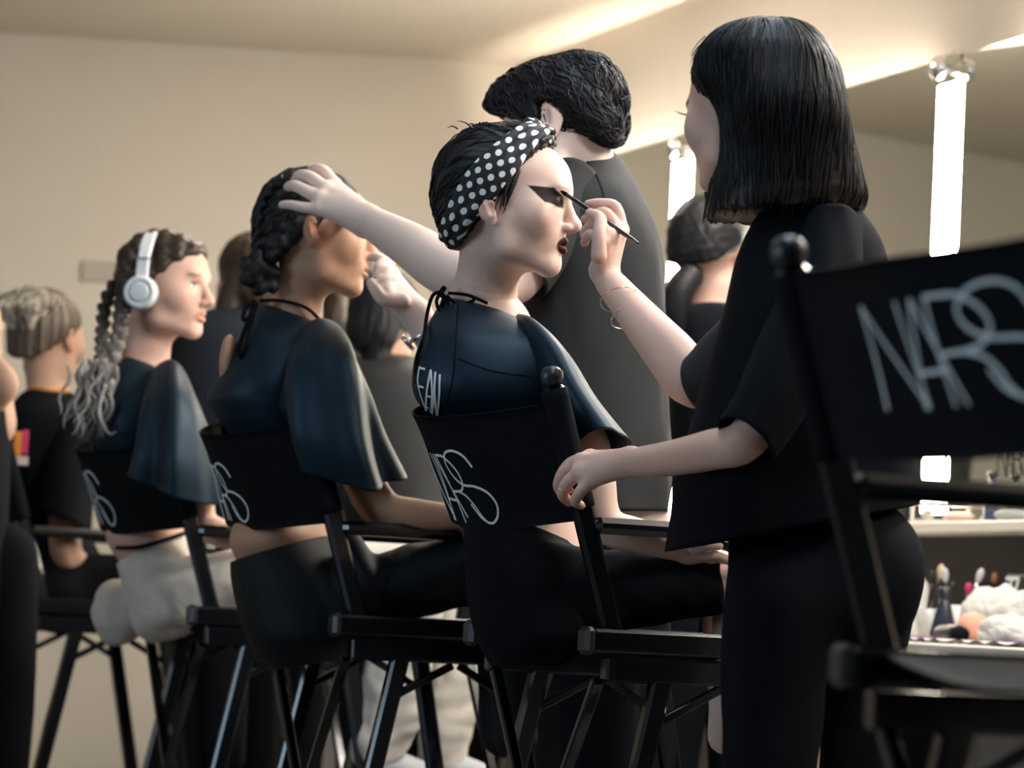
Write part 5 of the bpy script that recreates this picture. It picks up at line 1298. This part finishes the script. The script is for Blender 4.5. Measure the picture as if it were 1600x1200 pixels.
for a0, a1 in (((0, .150), (.055, .150)), ((.024, .148), (.010, .115)), ((.052, .148), (.038, .112))):
    mk('letter_stroke', *bar(wp(s-.035+a0[0], TZ+a0[1], .1712), wp(s-.035+a1[0], TZ+a1[1], .1712), .0015, .008, 0, up=tuple(np.cross(NW, wp(s-.035+a1[0], TZ+a1[1], 0)-wp(s-.035+a0[0], TZ+a0[1], 0)))), M['print_white'], root, smooth=False)
# pale bottle half hidden by the artist
c = oncounter(1428, .22); root = empty('bottle', c, 'white bottle peeping out behind the artist\'s hip', 'bottle')
mk('body_shell', *lathe([(.034, .0005), (.038, .02), (.038, .10), (.028, .135), (.014, .15)], 24, c), cm('white_bottle', (.7, .69, .66), .4), root); mk('cap', *lathe([(.015, .15), (.016, .155), (.016, .175), (.012, .18)], 20, c), M['white_board'], root)
# palettes
for px, off, w, l, cc, lab in ((1440, .48, .07, .08, (.35, .04, .30), 'small purple palette beside the black brush'), (1578, .50, .04, .09, (.20, .05, .28), 'narrow violet palette under the tissues')):
    s = onwall(px, 980, off)[0]; root = empty('palette', wp(s, TZ, off), lab, 'palette', 'makeup palettes')
    mk('tray', *wbox(s-l/2, s+l/2, TZ+.0005, TZ+.010, off-w/2, off+w/2, .002), M['plastic_black'], root, smooth=False)
    mk('powder', *wbox(s-l/2+.006, s+l/2-.006, TZ+.0101, TZ+.013, off-w/2+.006, off+w/2-.006, .001), cm('powder_%d' % px, cc, .8), root, smooth=False)
# on the ledge
s = onwall(1456, 800, .12)[0]; root = empty('acrylic_box', wp(s, 1.045, .12), 'small clear-edged box on the mirror ledge below the light strip', 'box'); e = cm('pale_edge', (.62, .60, .54), .3)
for z0 in (1.046, 1.088): mk('rim', *wbox(s-.05, s+.05, z0, z0+.006, .10, .15, .001), e, root, smooth=False)
for sx in (-.047, .047): mk('upright', *wbox(s+sx-.003, s+sx+.003, 1.0525, 1.0875, .144, .15, .0005), e, root, smooth=False)
tag(mk('cotton_ball', *Soft().ell(wp(s-.015, 1.066, .125), (.013, .013, .0135), .01).mesh(.003), cm('cotton', (.8, .79, .76), .95)), 'white cotton ball inside the clear-edged box', 'cotton ball')
s = onwall(1498, 805, .12)[0]; tag(mk('powder_puff', *Soft().ell(wp(s, 1.058, .12), (.03, .055, .0125), .01, R=RW).mesh(.003), cm('puff', (.72, .52, .42), .9)), 'flat peach powder puff on the mirror ledge', 'powder puff')
s = onwall(1575, 800, .12)[0]; tag(mk('folded_cloth', *Soft().ell(wp(s, 1.062, .11), (.03, .06, .0165), .01, R=RW).mesh(.003), cm('grey_cloth', (.4, .42, .42), .9)), 'small folded grey cloth on the mirror ledge', 'cloth')
# small black jar on the ledge and the wordmark on the mirror
s = onwall(1551, 742, .1)[0]; root = empty('jar', wp(s, 1.045, .1), 'small black pump bottle on the ledge in front of the mirror', 'bottle')
hz_ = onwall(1551, 738, .1)[1]; mk('glass', *lathe([(.016, 1.0455-1.045), (.017, .01), (.017, .06), (.010, .07), (.008, hz_-1.045-.012)], 18, wp(s, 1.045, .1)), cm('jar_glass', (.05, .07, .12), .2), root)
mk('cap', *lathe([(.009, hz_-1.045-.012), (.012, hz_-1.045-.010), (.012, hz_-1.045), (.008, hz_-1.045+.002)], 18, wp(s, 1.045, .1)), M['plastic_black'], root)
s0, z1 = onwall(1560, 688, MOFF); s1, z0 = onwall(1560, 746, MOFF); hgt = z1-z0
parts = []
for k, st in enumerate(LOGO):
    st = np.array(st, float); st = np.linspace(st[0], st[1], 5) if len(st) == 2 else st
    P = np.array([wp(s0+x*hgt*.95, z0+y*hgt, MOFF+.0012+k*.0001) for x, y in st]); T = np.gradient(P, axis=0); T /= np.linalg.norm(T, axis=1)[:, None]
    B = np.cross(T, -NW); m = len(P); wv = .0035; Vv = np.concatenate([P-B*wv/2, P+B*wv/2, P-B*wv/2+NW*.0008, P+B*wv/2+NW*.0008]); Ff = []
    for i in range(m-1): Ff += [[i, i+1, m+i+1, m+i], [2*m+i, 2*m+i+1, i+1, i], [m+i, m+i+1, 3*m+i+1, 3*m+i]]
    parts.append((Vv, Ff))
v, f = join(*parts); tag(mk('mirror_lettering', v, f, M['print_black'], smooth=False), 'thin black overlapping letters stuck low on the near mirror', 'lettering')
